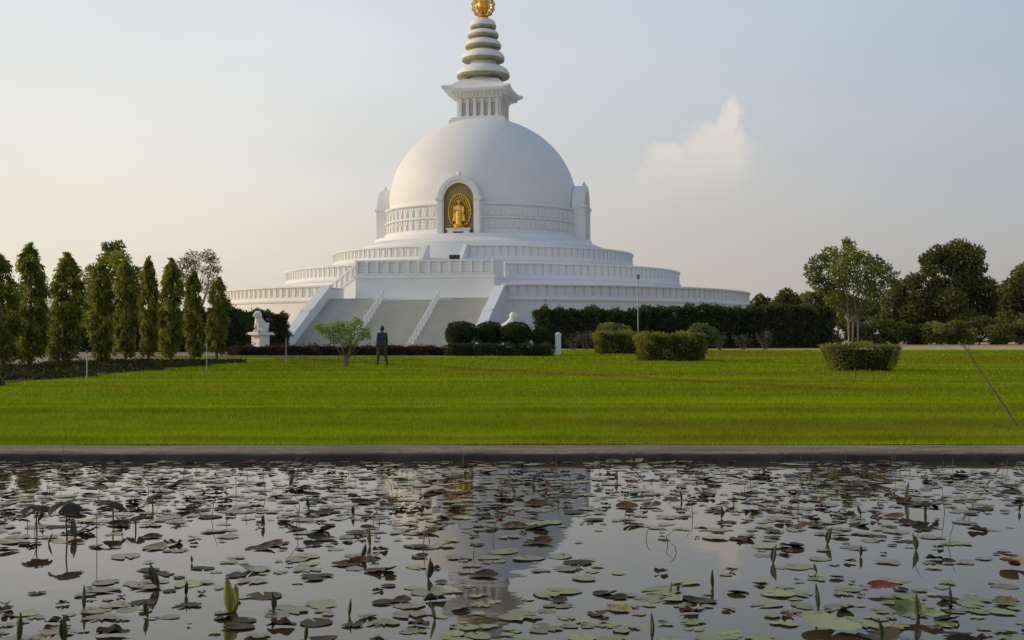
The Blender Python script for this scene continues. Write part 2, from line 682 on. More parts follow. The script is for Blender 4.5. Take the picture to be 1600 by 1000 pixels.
def lawn_sheet():
    vs, fs = [], []
    us = np.linspace(0, 1, 60)
    xs = np.concatenate([np.linspace(-60, -16, 12), np.linspace(-15, 40, 56), np.linspace(42, 130, 20)])
    for u in us:
        for x in xs:
            y = KB + 0.01 + (lawn_back(x) - KB) * u ** 1.5
            vs.append((x, y, gz(y) + 0.004 + 0.015 * (mnoise.noise((x * 0.4, y * 0.4, 0)))))
    n = len(xs)
    for j in range(len(us) - 1):
        for i in range(n - 1):
            fs.append((j * n + i, j * n + i + 1, (j + 1) * n + i + 1, (j + 1) * n + i))
    me = bpy.data.meshes.new('lawn')
    me.from_pydata(vs, [], fs)
    me.materials.append(M['lawn'])
    me.shade_smooth()
    link('lawn', me)['kind'] = 'structure'


lawn_sheet()
# paved avenue behind the row of columnar trees, turning along the foot of the stairs
sheet('path', [-60, -40, -30, -24, -20.2], [float(v) for v in range(30, 74, 4)], lambda x, y: gz(y) + 0.03, M['path'])
sheet('forecourt_path', [-60, -40, -20, -15, -10, -6, -3.4], [72.6, 75, 78, 81, 84], lambda x, y: gz(y) + 0.012, M['path'])

# pond coping with a worn front edge, its wet wall, and the water
mb = MB()
xs = np.linspace(-30, 30, 301)
prof = [(KF + 0.03, -0.5), (KF + 0.006, -0.026), (KF + 0.006, -0.014), (KF + 0.030, -0.001), (13.0, 0.004), (KB - 0.05, 0.003), (KB, -0.006), (KB + 0.01, -0.5)]
vs, fs = [], []
for x in xs:
    w = mnoise.noise((x * 1.3, 3.1, 0)) * 0.012
    h = mnoise.noise((x * 0.5, 7.7, 0)) * 0.006
    for i, (y, z) in enumerate(prof):
        k = mnoise.noise((x * 2.7, i * 1.9, 5.0)) * 0.006
        vs.append((x, y + (w + k if i < 4 else 0), z + h + k * 0.5))
m_ = len(prof)
for i in range(len(xs) - 1):
    for q in range(m_ - 1):
        fs.append((i * m_ + q, (i + 1) * m_ + q, (i + 1) * m_ + q + 1, i * m_ + q + 1))
mb.add(vs, fs)
coping = mb.obj('coping', M['concrete'], smooth=50)
tag(coping, kind='structure')
mb = MB()
vs, fs = [], []
for x in xs:
    for z in (-0.5, -0.10, -0.03, -0.016):
        vs.append((x, KF - 0.012 + 0.012 * mnoise.noise((x * 3.0, z * 20, 1.0)) - (0.0 if z < -0.02 else -0.02), z))
for i in range(len(xs) - 1):
    for q in range(3):
        fs.append((i * 4 + q, (i + 1) * 4 + q, (i + 1) * 4 + q + 1, i * 4 + q + 1))
mb.add(vs, fs)
tag(mb.obj('pond_wall', M['wetwall'], smooth=60), kind='structure')
sheet('water', [-30, -10, 0, 10, 30], [-6, 0, 4, 8, KF + 0.01], lambda x, y: WATER_Z, M['water'])

# ------------------------------------------------------------------ the stupa
D0 = 136.0
X0 = (755 - 800) / F * D0
AZ = 11.2
stupa = empty('stupa', (X0, D0, 0.0), R(-AZ))
tag(stupa, 'great white domed stupa on three round terraces with a ringed spire', 'stupa')

ST_W = 7.6      # half width of the main stair
BL_W = 6.55     # half width of the projecting block
BL_Y = -25.0


def ring_panels(parent, r, z0, z1, step, a_lo, a_hi, gap, width, depth, name='panel', mat='panel', inset=0.0):
    """separate raised panels round a parapet, sharing one mesh"""
    h = z1 - z0
    w = width / 2
    b = MB()
    b.box(-w, w, -depth, 0.03, 0, h)
    # shallow sunk field on the front
    if inset:
        b = MB()
        i = inset
        y0, y1 = -depth, -depth + 0.05
        vs = [(-w, y0, 0), (w, y0, 0), (w, y0, h), (-w, y0, h), (-w + i, y0, i), (w - i, y0, i), (w - i, y0, h - i), (-w + i, y0, h - i),
              (-w + i, y1, i), (w - i, y1, i), (w - i, y1, h - i), (-w + i, y1, h - i), (-w, 0.03, 0), (w, 0.03, 0), (w, 0.03, h), (-w, 0.03, h)]
        fs = [(0, 1, 5, 4), (1, 2, 6, 5), (2, 3, 7, 6), (3, 0, 4, 7), (4, 5, 9, 8), (5, 6, 10, 9), (6, 7, 11, 10), (7, 4, 8, 11), (8, 9, 10, 11),
              (0, 12, 13, 1), (1, 13, 14, 2), (2, 14, 15, 3), (3, 15, 12, 0), (12, 15, 14, 13)]
        b.add(vs, fs)
    me = b.mesh(name, M[mat])
    k = int((a_hi - a_lo) * r / step)
    for i in range(k + 1):
        a = a_lo + (a_hi - a_lo) * (i + 0.5) / (k + 1)
        if gap and abs(a) < gap:
            continue
        link(name, me, parent, (r * math.sin(a), -r * math.cos(a), z0), (0, 0, a))


def terrace(r, z_base, z_floor, z_top, gap, step, inner):
    b = MB()
    b.lathe([(r + 0.30, z_base), (r + 0.30, z_base + 0.35), (r + 0.12, z_base + 0.45), (r + 0.02, z_base + 0.5), (r - 0.02, z_floor - 0.30),
             (r + 0.10, z_floor - 0.24), (r + 0.14, z_floor - 0.06), (r + 0.10, z_floor), (inner, z_floor)], 192)
    t = b.obj('terrace', M['white'], stupa, smooth=28)
    p = MB()
    a0, a1 = gap, 2 * math.pi - gap
    # sunk back wall, bottom rail, cap
    zb, zc = z_floor + 0.22, z_top - 0.20
    p.lathe([(r - 0.02, z_floor + 0.003), (r - 0.02, zb), (r - 0.20, zb + 0.003), (r - 0.20, zc - 0.003), (r + 0.02, zc), (r + 0.05, zc + 0.05), (r + 0.05, z_top - 0.04), (r - 0.02, z_top),
             (r - 0.38, z_top), (r - 0.42, z_top - 0.04), (r - 0.42, z_floor + 0.003)], 180, a0, a1, closed=True)
    p.obj('parapet', M['white'], t, smooth=28)
    # the part of the ring that the garden side shows
    ring_panels(t, r - 0.17, zb + 0.01, zc - 0.01, step, -R(108), R(108), gap + 0.5 * step / r, step * 0.72, 0.11, inset=0.09)
    return t


g1 = math.asin((ST_W + 0.35) / 29.3)
g2 = math.asin((BL_W + 0.15) / 21.8)
g3 = math.asin(2.25 / 16.7)
t1 = terrace(29.3, 0.0, 4.72, 6.0, g1, 0.86, 20.5)
t2 = terrace(21.8, 4.7, 7.0, 8.35, g2, 0.80, 15.5)
t3 = terrace(16.7, 7.0, 9.1, 10.4, g3, 0.76, 12.5)

# stepped plinth and banded drum
b = MB()
b.lathe([(13.45, 9.09), (13.45, 11.0), (13.35, 11.1), (13.1, 11.18), (12.4, 11.5), (12.2, 11.52), (12.1, 11.9), (11.3, 12.02), (10.4, 12.03)], 160)
b.obj('plinth', M['white'], stupa, smooth=30)
b = MB()
b.lathe([(10.98, 12.0), (10.98, 12.45), (10.88, 12.5), (10.66, 12.52), (10.64, 13.55), (10.72, 13.57), (10.92, 13.62), (10.94, 13.76), (10.86, 13.8),
         (10.62, 13.82), (10.60, 14.92), (10.68, 14.95), (10.9, 15.0), (10.95, 15.1), (10.93, 15.2), (10.7, 15.26), (10.42, 15.3)], 160)
drum = b.obj('drum', M['dome'], stupa, smooth=28)
gN = math.asin(2.75 / 10.7)


def relief(seed):
    """a carved block: two sunk fields with a raised figure-like boss"""
    r_ = random.Random(seed)
    b = MB()
    w = 0.30
    b.box(-w, w, -0.14, 0.02, 0.0, 0.96)
    b.box(-w + 0.07, -0.03, -0.19, -0.139, 0.10, 0.86 - 0.2 * r_.random())
    b.box(0.03, w - 0.07, -0.21, -0.139, 0.10, 0.86 - 0.3 * r_.random())
    b.ell((0.0, -0.14, 0.80), (0.10, 0.09, 0.11), 8, 6)
    return b.mesh('relief_block', M['panel'])


rel = [relief(i) for i in range(4)]
for zz, nn, rr in ((13.84, 72, 10.60), (12.54, 72, 10.64)):
    for i in range(nn):
        a = -math.pi + 2 * math.pi * (i + 0.5) / nn
        if abs(a) > R(112) or abs(a) < gN or abs(abs(a) - math.pi / 2) < gN:
            continue
        link('relief_block', rel[(i * 7 + int(zz)) % 4], drum, (rr * math.sin(a), -rr * math.cos(a), zz), (0, 0, a))

# dome
b = MB()
pr = [(10.42, 15.28)]
for i in range(0, 41):
    th = math.pi / 2 * i / 40 * 0.93
    pr.append((10.45 * math.cos(th), 15.95 + 9.7 * math.sin(th)))
b.lathe(pr, 160)
b.obj('dome', M['dome'], stupa, smooth=60)

# harmika: square box with pillars, flared cornice, upturned eaves


def square(b, prof, lift=None, n=9):
    """prof of (half size, z): a square lathe; lift raises the corners of a ring"""
    rings = []
    for q, (s, z) in enumerate(prof):
        ring = []
        for side in range(4):
            for i in range(n):
                u = -1 + 2 * i / n
                x, y = u * s, -s
                zz = z
                if lift and lift[q]:
                    zz += lift[q] * abs(u) ** 5
                    y -= 0.12 * abs(u) ** 5 * (1 if lift[q] else 0)
                    x *= 1 + 0.03 * abs(u) ** 5
                for _ in range(side):
                    x, y = -y, x
                ring.append((x, y, zz))
        rings.append(ring)
    m = 4 * n
    vs = [p for r in rings for p in r]
    fs = []
    for q in range(len(prof) - 1):
        for i in range(m):
            j = (i + 1) % m
            fs.append((q * m + i, q * m + j, (q + 1) * m + j, (q + 1) * m + i))
    fs.append(tuple(reversed(range(m))))
    fs.append(tuple((len(prof) - 1) * m + i for i in range(m)))
    return b.add(vs, fs)


b = MB()
square(b, [(3.15, 24.2), (3.15, 25.15), (2.95, 25.2), (2.95, 25.4), (2.75, 25.48), (2.2, 25.5), (2.2, 27.55), (2.62, 27.62), (2.66, 27.85), (2.9, 27.92), (2.95, 28.0)])
harm = b.obj('harmika', M['white'], stupa, smooth=25)
pil = MB()
pil.box(-0.17, 0.17, -0.26, 0.05, 0, 2.06)
pil.box(-0.22, 0.22, -0.31, 0.05, 0.0, 0.18)
pil.box(-0.22, 0.22, -0.31, 0.05, 1.86, 2.05)
pme = pil.mesh('pillar', M['white'])
shade_slab = MB()
shade_slab.box(-0.20, 0.20, -0.06, 0.03, 0.0, 1.35)
wme = shade_slab.mesh('recess_shade', M['shadowslot'])  # grey slabs paint the shade of the bays between pillars
for side in range(4):
    a = side * math.pi / 2
    rot = Matrix.Rotation(a, 3, 'Z')
    for k in range(6):
        u = -2.06 + 4.12 * k / 5
        link('pillar', pme, harm, rot @ Vector((u, -2.21, 25.5)), (0, 0, a))
    for k in range(5):
        u = -2.06 + 4.12 * (k + 0.5) / 5
        link('recess_shade', wme, harm, rot @ Vector((u, -2.21, 25.75)), (0, 0, a))
b = MB()
square(b, [(2.9, 28.0), (3.05, 28.02), (3.7, 28.26), (3.74, 28.46), (3.60, 28.55), (2.9, 28.95), (2.35, 29.5), (2.1, 29.75)],
       [0, 0, 0.28, 0.30, 0.30, 0.05, 0, 0], n=16)
eave = b.obj('eaves', M['white'], harm, smooth=30)
# bracket ends beneath the eaves
br = MB()
br.box(-0.07, 0.07, -0.42, 0.0, 0, 0.16)
bme = br.mesh('bracket', M['white'])
for side in range(4):
    a = side * math.pi / 2
    rot = Matrix.Rotation(a, 3, 'Z')
    for k in range(13):
        link('bracket', bme, harm, rot @ Vector((-2.7 + 5.4 * k / 12, -2.94, 27.86)), (0, 0, a))

# spire: parasol rings with gilded undersides
spire = MB()
spire.lathe([(2.0, 29.6), (1.95, 29.9), (1.5, 30.0), (1.45, 32.0), (1.2, 33.4), (1.0, 34.7), (0.85, 35.8), (0.55, 37.0)], 48)
spo = spire.obj('spire', M['white'], stupa, smooth=40)
ringz = [(30.30, 2.98, 1.85), (32.15, 2.40, 1.50), (33.62, 2.02, 1.30), (34.82, 1.74, 1.10), (35.82, 1.46, 0.95), (37.1, 0.9, 0.4)]
for i in range(5):
    z, r, rn = ringz[i]
    z2 = ringz[i + 1][0] - 0.05
    hcap = min(1.25, (z2 - z) * 0.80) if i < 4 else 0.95
    cp = MB()
    pts = [(r * 0.98, z + 0.16), (r, z + 0.20)]
    for q in range(1, 11):
        th = math.pi / 2 * q / 10
        pts.append((rn * 0.86 + (r - rn * 0.86) * math.cos(th), z + 0.22 + (hcap - 0.22) * math.sin(th)))
    cp.lathe(pts, 48)
    ring = cp.obj('parasol_ring', M['white'], spo, smooth=40)
    un = MB()
    un.lathe([(r * 0.42, z - 0.10), (r * 0.60, z - 0.12), (r * 0.90, z - 0.12), (r * 0.98, z - 0.04), (r * 1.0, z + 0.17), (r * 0.96, z + 0.19)], 48)
    g = un.obj('gilded_rim', M['goldpaint'], spo, smooth=35)
# gilt finial: openwork ball and pinnacle
fb = MB()
fb.lathe([(0.55, 36.9), (0.62, 37.0), (0.40, 37.1), (0.34, 37.3)], 24)
fb.ell((0, 0, 38.35), (0.72, 0.72, 0.95), 18, 12)
for k in range(16):
    a = 2 * math.pi * k / 16
    pts = [(math.cos(a) * 1.24 * math.sin(th), math.sin(a) * 1.24 * math.sin(th), 38.35 - 1.28 * math.cos(th)) for th in np.linspace(0.25, 2.9, 12)]
    fb.tube(pts, [0.055] * 12, 5)
    for th in (0.8, 1.25, 1.7, 2.15):
        fb.ell((math.cos(a) * 1.30 * math.sin(th), math.sin(a) * 1.30 * math.sin(th), 38.35 - 1.34 * math.cos(th)), (0.10, 0.10, 0.10), 6, 5)
for zc, rr in ((37.75, 1.10), (38.35, 1.25), (38.95, 1.10)):
    pts = [(rr * math.cos(a), rr * math.sin(a), zc) for a in np.linspace(0, 2 * math.pi, 33)]
    fb.tube(pts, [0.05] * 33, 5)
fb.lathe([(0.5, 39.5), (0.34, 39.7), (0.2, 40.1), (0.26, 40.3), (0.10, 40.7), (0.02, 41.3)], 16)
tag(fb.obj('finial', M['gold'], spo, smooth=50), kind=None)['label'] = 'openwork golden finial crowning the spire'

# ---- niches on the drum


def arch(w, z0, zs, n=20, point=0.0):
    pts = [(-w, z0), (-w, zs)]
    for i in range(1, n):
        th = math.pi - math.pi * i / n
        pts.append((w * math.cos(th), zs + w * (1.0 + point * (1 - abs(math.cos(th)))) * math.sin(th)))
    pts += [(w, zs), (w, z0)]
    return pts


def niche(rz, lined):
    root = empty('niche', (0, 0, 0), rz)
    root.parent = stupa
    o_ = arch(2.30, 11.52, 15.5, point=0.06)
    i_ = arch(1.58, 11.53, 15.45, point=0.06)
    yf, yb = -11.62, -10.3
    n = len(o_)
    b = MB()
    vs = [(x, yf, z) for x, z in o_] + [(x, yf, z) for x, z in i_] + [(x, yb, z) for x, z in o_] + [(x, yb, z) for x, z in i_]
    fs = []
    for k in range(n - 1):
        fs += [(k, k + 1, n + k + 1, n + k), (2 * n + k, 3 * n + k, 3 * n + k + 1, 2 * n + k + 1), (k, 2 * n + k, 2 * n + k + 1, k + 1), (n + k, n + k + 1, 3 * n + k + 1, 3 * n + k)]
    fs += [(0, n, 3 * n, 2 * n), (n - 1, 3 * n - 1, 4 * n - 1, 2 * n - 1)]
    b.add(vs, fs)
    b.obj('arch_frame', M['white'], root, smooth=30)
    # raised rim round the opening, pilasters, impost blocks, crowning point
    for s in (-1, 1):
        p = MB()
        p.box(s * 1.98 - 0.26, s * 1.98 + 0.26, yf - 0.16, yf + 0.01, 11.6, 15.3)
        p.obj('pilaster', M['white'], root, bevel=0.03)
        p = MB()
        p.box(s * 2.02 - 0.42, s * 2.02 + 0.42, yf - 0.26, yf + 0.6, 15.3, 15.62)
        p.obj('impost', M['white'], root, bevel=0.04)
    oo = arch(2.12, 15.62, 15.63, point=0.06)[1:-1]
    ii = arch(1.72, 15.62, 15.63, point=0.06)[1:-1]
    p = MB()
    k_ = len(oo)
    vs = [(x, yf - 0.12, z) for x, z in oo] + [(x, yf - 0.12, z) for x, z in ii] + [(x, yf + 0.01, z) for x, z in oo] + [(x, yf + 0.01, z) for x, z in ii]
    fs = []
    for k in range(k_ - 1):
        fs += [(k, k + 1, k_ + k + 1, k_ + k), (k, 2 * k_ + k, 2 * k_ + k + 1, k + 1), (k_ + k, k_ + k + 1, 3 * k_ + k + 1, 3 * k_ + k)]
    p.add(vs, fs)
    p.obj('archivolt', M['white'], root, smooth=30)
    p = MB()
    p.lathe([(0.30, 0), (0.32, 0.08), (0.20, 0.15), (0.23, 0.26), (0.13, 0.40), (0.03, 0.62)], 12)
    p.obj('crowning_point', M['white'], root, smooth=40, loc=(0, yf + 0.25, 17.82))
    if lined:
        li = arch(1.575, 11.54, 15.45, point=0.06)
        p = MB()
        vs = [(x, yf + 0.05, z) for x, z in li] + [(x, -11.02, z) for x, z in li]
        m = len(li)
        fs = [(k, k + 1, m + k + 1, m + k) for k in range(m - 1)] + [tuple(range(m, 2 * m))]
        p.add(vs, fs)
        p.obj('lining', M['ochre'], root, smooth=30)
        p = MB()
        p.box(-1.15, 1.15, -11.75, -11.04, 11.55, 12.30)
        p.box(-1.30, 1.30, -11.85, -11.04, 12.301, 12.46)
        p.obj('altar', M['white'], root, bevel=0.02)
        p = MB()
        p.box(-0.55, 0.55, -11.775, -11.70, 11.72, 12.10)
        p.obj('altar_recess', M['dark'], root)
    return root


niche(0.0, True)
niche(math.pi / 2, False)
niche(-math.pi / 2, False)

# ---- main stair, cheek walls, handrails
ZF = 4.72
b = MB()
ns = 26
run, y_top = 10.0, -29.2
pts = [(y_top + 0.4, ZF - 0.003)]
for i in range(ns):
    z = ZF - ZF * i / ns
    y = y_top - run * i / ns
    pts.append((y - 0.09, z))
    pts.append((y - 0.09, z - 0.055))
    pts.append((y, z - 0.055))
    pts.append((y, z - ZF / ns))
pts[1] = (y_top - 0.09, ZF - 0.003)
pts.append((y_top + 0.4, 0))
n = len(pts)
vs = [(-ST_W, y, z) for y, z in pts] + [(ST_W, y, z) for y, z in pts]
fs = [(k, (k + 1) % n, n + (k + 1) % n, n + k) for k in range(n)] + [tuple(reversed(range(n))), tuple(range(n, 2 * n))]
b.add(vs, fs)
stair = b.obj('staircase', M['stair'], stupa)
# landing slab in front of the block
b = MB()
b.box(-ST_W, ST_W, -28.9, -24.9, 4.3, ZF + 0.004)
b.obj('landing', M['stair'], stupa)


def slope_z(y):
    return ZF * (1 - (y_top - y) / run)


for s in (-1, 1):
    b = MB()
    x0, x1 = s * ST_W, s * (ST_W + 0.75)
    x0, x1 = min(x0, x1) + 0.002, max(x0, x1)
    ym = y_top - run * 0.47
    out = [(-25.2, 0), (-25.2, ZF + 0.92), (y_top - 0.1, ZF + 0.92), (ym + 0.25, slope_z(ym) + 1.05), (ym - 0.35, slope_z(ym) + 0.98), (ym - 0.5, slope_z(ym) + 0.72),
           (y_top - run - 0.15, 0.72), (y_top - run - 0.75, 0.62), (y_top - run - 0.75, 0)]
    n = len(out)
    vs = [(x0, y, z) for y, z in out] + [(x1, y, z) for y, z in out]
    fs = [(k, (k + 1) % n, n + (k + 1) % n, n + k) for k in range(n)] + [tuple(range(n)), tuple(reversed(range(n, 2 * n)))]
    b.add(vs, fs)
    cheek = b.obj('cheek_wall', M['white'], stair, bevel=0.03)
    # coping lip along its top
    b = MB()
    top = out[1:8]
    vs = []
    for y, z in top:
        vs += [(x0 - 0.06, y, z + 0.002), (x1 + 0.06, y, z + 0.002), (x1 + 0.06, y, z + 0.12), (x0 - 0.06, y, z + 0.12)]
    fs = [(0, 1, 2, 3), tuple(len(vs) - 4 + i for i in (3, 2, 1, 0))]
    for k in range(len(top) - 1):
        for q in range(4):
            fs.append((k * 4 + q, k * 4 + (q + 1) % 4, (k + 1) * 4 + (q + 1) % 4, (k + 1) * 4 + q))
    b.add(vs, fs)
    b.obj('cheek_coping', M['white'], stair)
# two dividing balustrades down the stair
for ux in (-2.55, 2.55):
    for k in range(13):
        y = y_top - 0.2 - run * k / 12.3
        b = MB()
        b.box(-0.09, 0.09, -0.09, 0.09, -0.25, 0.74)
        b.box(-0.11, 0.11, -0.11, 0.11, 0.741, 0.80)
        me = b.mesh('baluster', M['white']) if (k == 0 and ux < 0) else bpy.data.meshes['baluster']
        link('baluster', me, stair, (ux, y, slope_z(y)))
    b = MB()
    for dz, hh in ((0.66, 0.06),):
        ya, yb_ = y_top - 0.2, y_top - run + 0.2
        vs = []
        for y in (ya, yb_):
            z = slope_z(y) + dz
            vs += [(ux - 0.04, y, z), (ux + 0.04, y, z), (ux + 0.04, y, z + hh), (ux - 0.04, y, z + hh)]
        b.add(vs, [(0, 1, 2, 3), (7, 6, 5, 4), (0, 4, 5, 1), (1, 5, 6, 2), (2, 6, 7, 3), (3, 7, 4, 0)])
    b.obj('divider_rail', M['white'], stair)

# ---- projecting block above the landing with its balustrade
b = MB()
b.box(-BL_W, BL_W, BL_Y, -19.5, ZF, 6.995)
b.box(-BL_W - 0.12, BL_W + 0.12, BL_Y - 0.12, -19.6, 6.70, 6.90)
b.box(-BL_W - 0.06, BL_W + 0.06, BL_Y - 0.06, -19.6, ZF + 0.005, ZF + 0.30)
block = b.obj('forebuilding', M['white'], stupa)
b = MB()
b.box(-BL_W, BL_W, BL_Y + 0.10, BL_Y + 0.22, 7.0, 8.2)
b.box(-BL_W - 0.04, BL_W + 0.04, BL_Y - 0.06, BL_Y + 0.30, 8.2, 8.38)
b.box(-BL_W, BL_W, BL_Y - 0.02, BL_Y + 0.26, 7.0, 7.18)
b.box(BL_W - 0.26, BL_W, BL_Y + 0.30, -21.0, 7.0, 8.36)
b.obj('balustrade_wall', M['white'], block)
pm = MB()
pm.box(-0.12, 0.12, -0.20, 0.0, 0, 1.018)
pme2 = pm.mesh('post', M['white'])
sm_ = MB()
sm_.box(-0.34, 0.34, -0.075, 0.0, 0, 0.13)
sme = sm_.mesh('slat', M['white'])
npst = 14
for k in range(npst):
    u = -BL_W + 0.14 + (2 * BL_W - 0.28) * k / (npst - 1)
    link('post', pme2, block, (u, BL_Y + 0.10, 7.181))
    if k < npst - 1:
        for q in range(3):
            link('slat', sme, block, (u + (2 * BL_W - 0.28) / (npst - 1) / 2, BL_Y + 0.10, 7.28 + q * 0.32))

# curved side flight rising from the landing level to the second terrace
a_hi = -math.asin(BL_W / 23.6)
a_lo = a_hi - R(10.5)
RF = 23.9
b = MB()
nf = 15
for i in range(nf):
    a0 = a_hi + (a_lo - a_hi) * i / nf
    a1 = a_hi + (a_lo - a_hi) * (i + 1) / nf
    zt = 7.0 - (7.0 - ZF) * i / nf - 0.004
    b.lathe([(21.9, ZF - 0.02), (RF, ZF - 0.02), (RF, zt), (21.9, zt)], 1, a1, a0, closed=True)
flight = b.obj('side_flight', M['stair'], stupa)
b = MB()
vs, fs = [], []
nn = 16
for i in range(nn + 1):
    f = i / nn
    a = a_hi + (a_lo - a_hi) * f - (0.002 if i == 0 else 0)
    zt = 8.36 - (8.36 - 5.75) * f
    for r in (RF + 0.01, RF + 0.36):
        vs += [(r * math.sin(a), -r * math.cos(a), ZF + 0.002), (r * math.sin(a), -r * math.cos(a), zt)]
for i in range(nn):
    o, p_ = i * 4, (i + 1) * 4
    fs += [(o + 2, p_ + 2, p_ + 3, o + 3), (o, o + 1, p_ + 1, p_), (o + 1, o + 3, p_ + 3, p_ + 1)]
fs += [(0, 2, 3, 1), (nn * 4, nn * 4 + 1, nn * 4 + 3, nn * 4 + 2)]
b.add(vs, fs)
b.obj('flight_wall', M['white'], flight, smooth=30)
b = MB()
for (dz0, dz1, pr_) in ((-0.16, 0.03, 0.10), (-1.22, -1.06, 0.07)):
    vs, fs = [], []
    for i in range(nn + 1):
        f = i / nn
        a = a_hi + (a_lo - a_hi) * f
        zt = 8.36 - (8.36 - 5.75) * f
        for r, z in ((RF + 0.30, zt + dz0), (RF + 0.36 + pr_, zt + dz0), (RF + 0.36 + pr_, zt + dz1), (RF + 0.30, zt + dz1)):
            vs.append((r * math.sin(a), -r * math.cos(a), max(z, ZF + 0.003)))
    for i in range(nn):
        for q in range(4):
            fs.append((i * 4 + q, i * 4 + (q + 1) % 4, (i + 1) * 4 + (q + 1) % 4, (i + 1) * 4 + q))
    fs += [(0, 1, 2, 3), (nn * 4 + 3, nn * 4 + 2, nn * 4 + 1, nn * 4)]
    b.add(vs, fs)
b.obj('flight_rail', M['white'], flight, smooth=30)
pm = MB()
pm.box(-0.10, 0.10, -0.10, 0.02, -0.52, 0.52)
pme3 = pm.mesh('flight_post', M['white'])
for i in range(7):
    f = (i + 0.5) / 7
    a = a_hi + (a_lo - a_hi) * f
    zt = 8.36 - (8.36 - 5.75) * f - 0.62
    link('flight_post', pme3, flight, ((RF + 0.36) * math.sin(a), -(RF + 0.36) * math.cos(a), zt), (0, 0, a))

# ---- short upper stair from the second to the third terrace
b = MB()
for i in range(12):
    z = 9.1 - 2.1 * i / 12
    y = -16.6 - 3.4 * i / 12
    b.box(-1.75, 1.75, y - 3.4 / 12, y, 6.99, z - 2.1 / 12 + 0.1)
upper = b.obj('upper_stair', M['white'], stupa)
for s in (-1, 1):
    b = MB()
    x0, x1 = sorted((s * 1.76, s * 2.2))
    out = [(-16.3, 7.005), (-16.3, 10.38), (-17.0, 10.38), (-20.3, 8.0), (-20.6, 7.9), (-20.6, 7.005)]
    n = len(out)
    vs = [(x0, y, z) for y, z in out] + [(x1, y, z) for y, z in out]
    fs = [(k, (k + 1) % n, n + (k + 1) % n, n + k) for k in range(n)] + [tuple(range(n)), tuple(reversed(range(n, 2 * n)))]
    b.add(vs, fs)
    b.obj('cheek_wall', M['white'], upper, bevel=0.03)


def to_world(p):
    return Matrix.Translation((X0, D0, 0)) @ Matrix.Rotation(R(-AZ), 4, 'Z') @ Vector(p)


# dark signboard on the upper stair
sg = empty('signboard', to_world((2.05, -21.6, 6.9)), R(-AZ))
tag(sg, 'small black signboard on legs standing below the golden niche', 'sign')
b = MB(); b.box(-0.52, 0.52, -0.03, 0.03, 1.62, 2.12); b.obj('board', M['dark'], sg, bevel=0.01)
for s in (-1, 1):
    b = MB(); b.tube([(s * 0.45, 0.05, 0.0), (s * 0.45, 0.05, 1.95)], [0.03, 0.03], 8); b.obj('leg', M['poledark'], sg)

# golden statue in its aureole
gs = empty('golden_statue', to_world((0.0, -11.42, 12.46)), R(-AZ))
gs.scale = (1.10, 1.0, 1.04)
tag(gs, 'golden standing figure before an oval aureole inside the arched niche', 'statue')
b = MB()
b.lathe([(0.62, 0), (0.66, 0.06), (0.50, 0.14), (0.60, 0.26), (0.55, 0.34), (0.1, 0.35)], 20)
b.obj('lotus_base', M['gold'], gs, smooth=40)
b = MB()
b.caps((0, 0, 0.42), (0, -0.02, 1.55), 0.36, 0.34, 14)       # robe
b.ell((0, -0.02, 1.75), (0.40, 0.22, 0.55), 14, 10)            # torso
b.ell((0, -0.02, 2.13), (0.42, 0.19, 0.18), 14, 8)             # shoulders
b.caps((0, -0.02, 2.2), (0, -0.03, 2.42), 0.11, 0.10)
b.ell((0, -0.05, 2.62), (0.17, 0.19, 0.23))
b.ell((0, -0.01, 2.86), (0.09, 0.09, 0.10))
b.ell((0.0, -0.23, 2.60), (0.03, 0.05, 0.06), 8, 6)
b.caps((-0.40, -0.02, 2.08), (-0.48, -0.06, 1.62), 0.12, 0.10)
b.caps((-0.48, -0.06, 1.62), (-0.36, -0.32, 1.86), 0.09, 0.07)
b.ell((-0.35, -0.36, 1.96), (0.07, 0.04, 0.12), 8, 6)
b.caps((0.40, -0.02, 2.08), (0.47, -0.06, 1.58), 0.12, 0.10)
b.caps((0.47, -0.06, 1.58), (0.42, -0.30, 1.36), 0.09, 0.07)
b.ell((0.41, -0.36, 1.30), (0.07, 0.04, 0.12), 8, 6)
for s in (-1, 1):
    b.caps((s * 0.44, 0.0, 1.5), (s * 0.50, 0.0, 0.75), 0.10, 0.16)
    b.ell((s * 0.16, -0.22, 0.36), (0.11, 0.22, 0.08), 10, 6)
    b.ell((s * 0.18, -0.03, 2.60), (0.03, 0.05, 0.11), 8, 6)
remeshed(b, 'figure', M['gold'], 0.035, gs, 3)
b = MB()
rim = []
NA = 56
for k in range(NA):
    a = 2 * math.pi * k / NA
    rim.append((1.06 * math.sin(a) * (1 - 0.10 * math.cos(a)), 0.22, 1.80 + 1.62 * math.cos(a)))
b.tube(rim + [rim[0]], [0.09] * (NA + 1), 8, caps=False)
for sc_ in (0.80, 0.62):
    b.tube([(x * sc_, 0.22, 1.80 + (z - 1.80) * sc_) for x, y, z in rim + [rim[0]]], [0.045] * (NA + 1), 6, caps=False)
for k in range(0, NA, 2):
    x, y, z = rim[k]
    v = Vector((x, 0, z - 1.8)).normalized()
    b.caps((x, 0.22, z), (x + v.x * 0.16, 0.22, z + v.z * 0.16), 0.07, 0.02, 6)
    b.caps((x * 0.55, 0.24, 1.8 + (z - 1.8) * 0.55), (x, 0.24, z), 0.03, 0.05, 6)
b.obj('aureole', M['gold'], gs, smooth=50)
b = MB()
pl = [(x * 0.97, 0.30, 1.8 + (z - 1.8) * 0.97) for x, y, z in rim]
pl2 = [(x, 0.36, z) for x, y, z in pl]
b.add(pl + pl2, [tuple(range(NA)), tuple(reversed(range(NA, 2 * NA)))] + [(k, (k + 1) % NA, NA + (k + 1) % NA, NA + k) for k in range(NA)])
M['goldshade'] = simple('old_gold', (0.30, 0.17, 0.03), 0.5, 0.5, 0.3, 4.0)
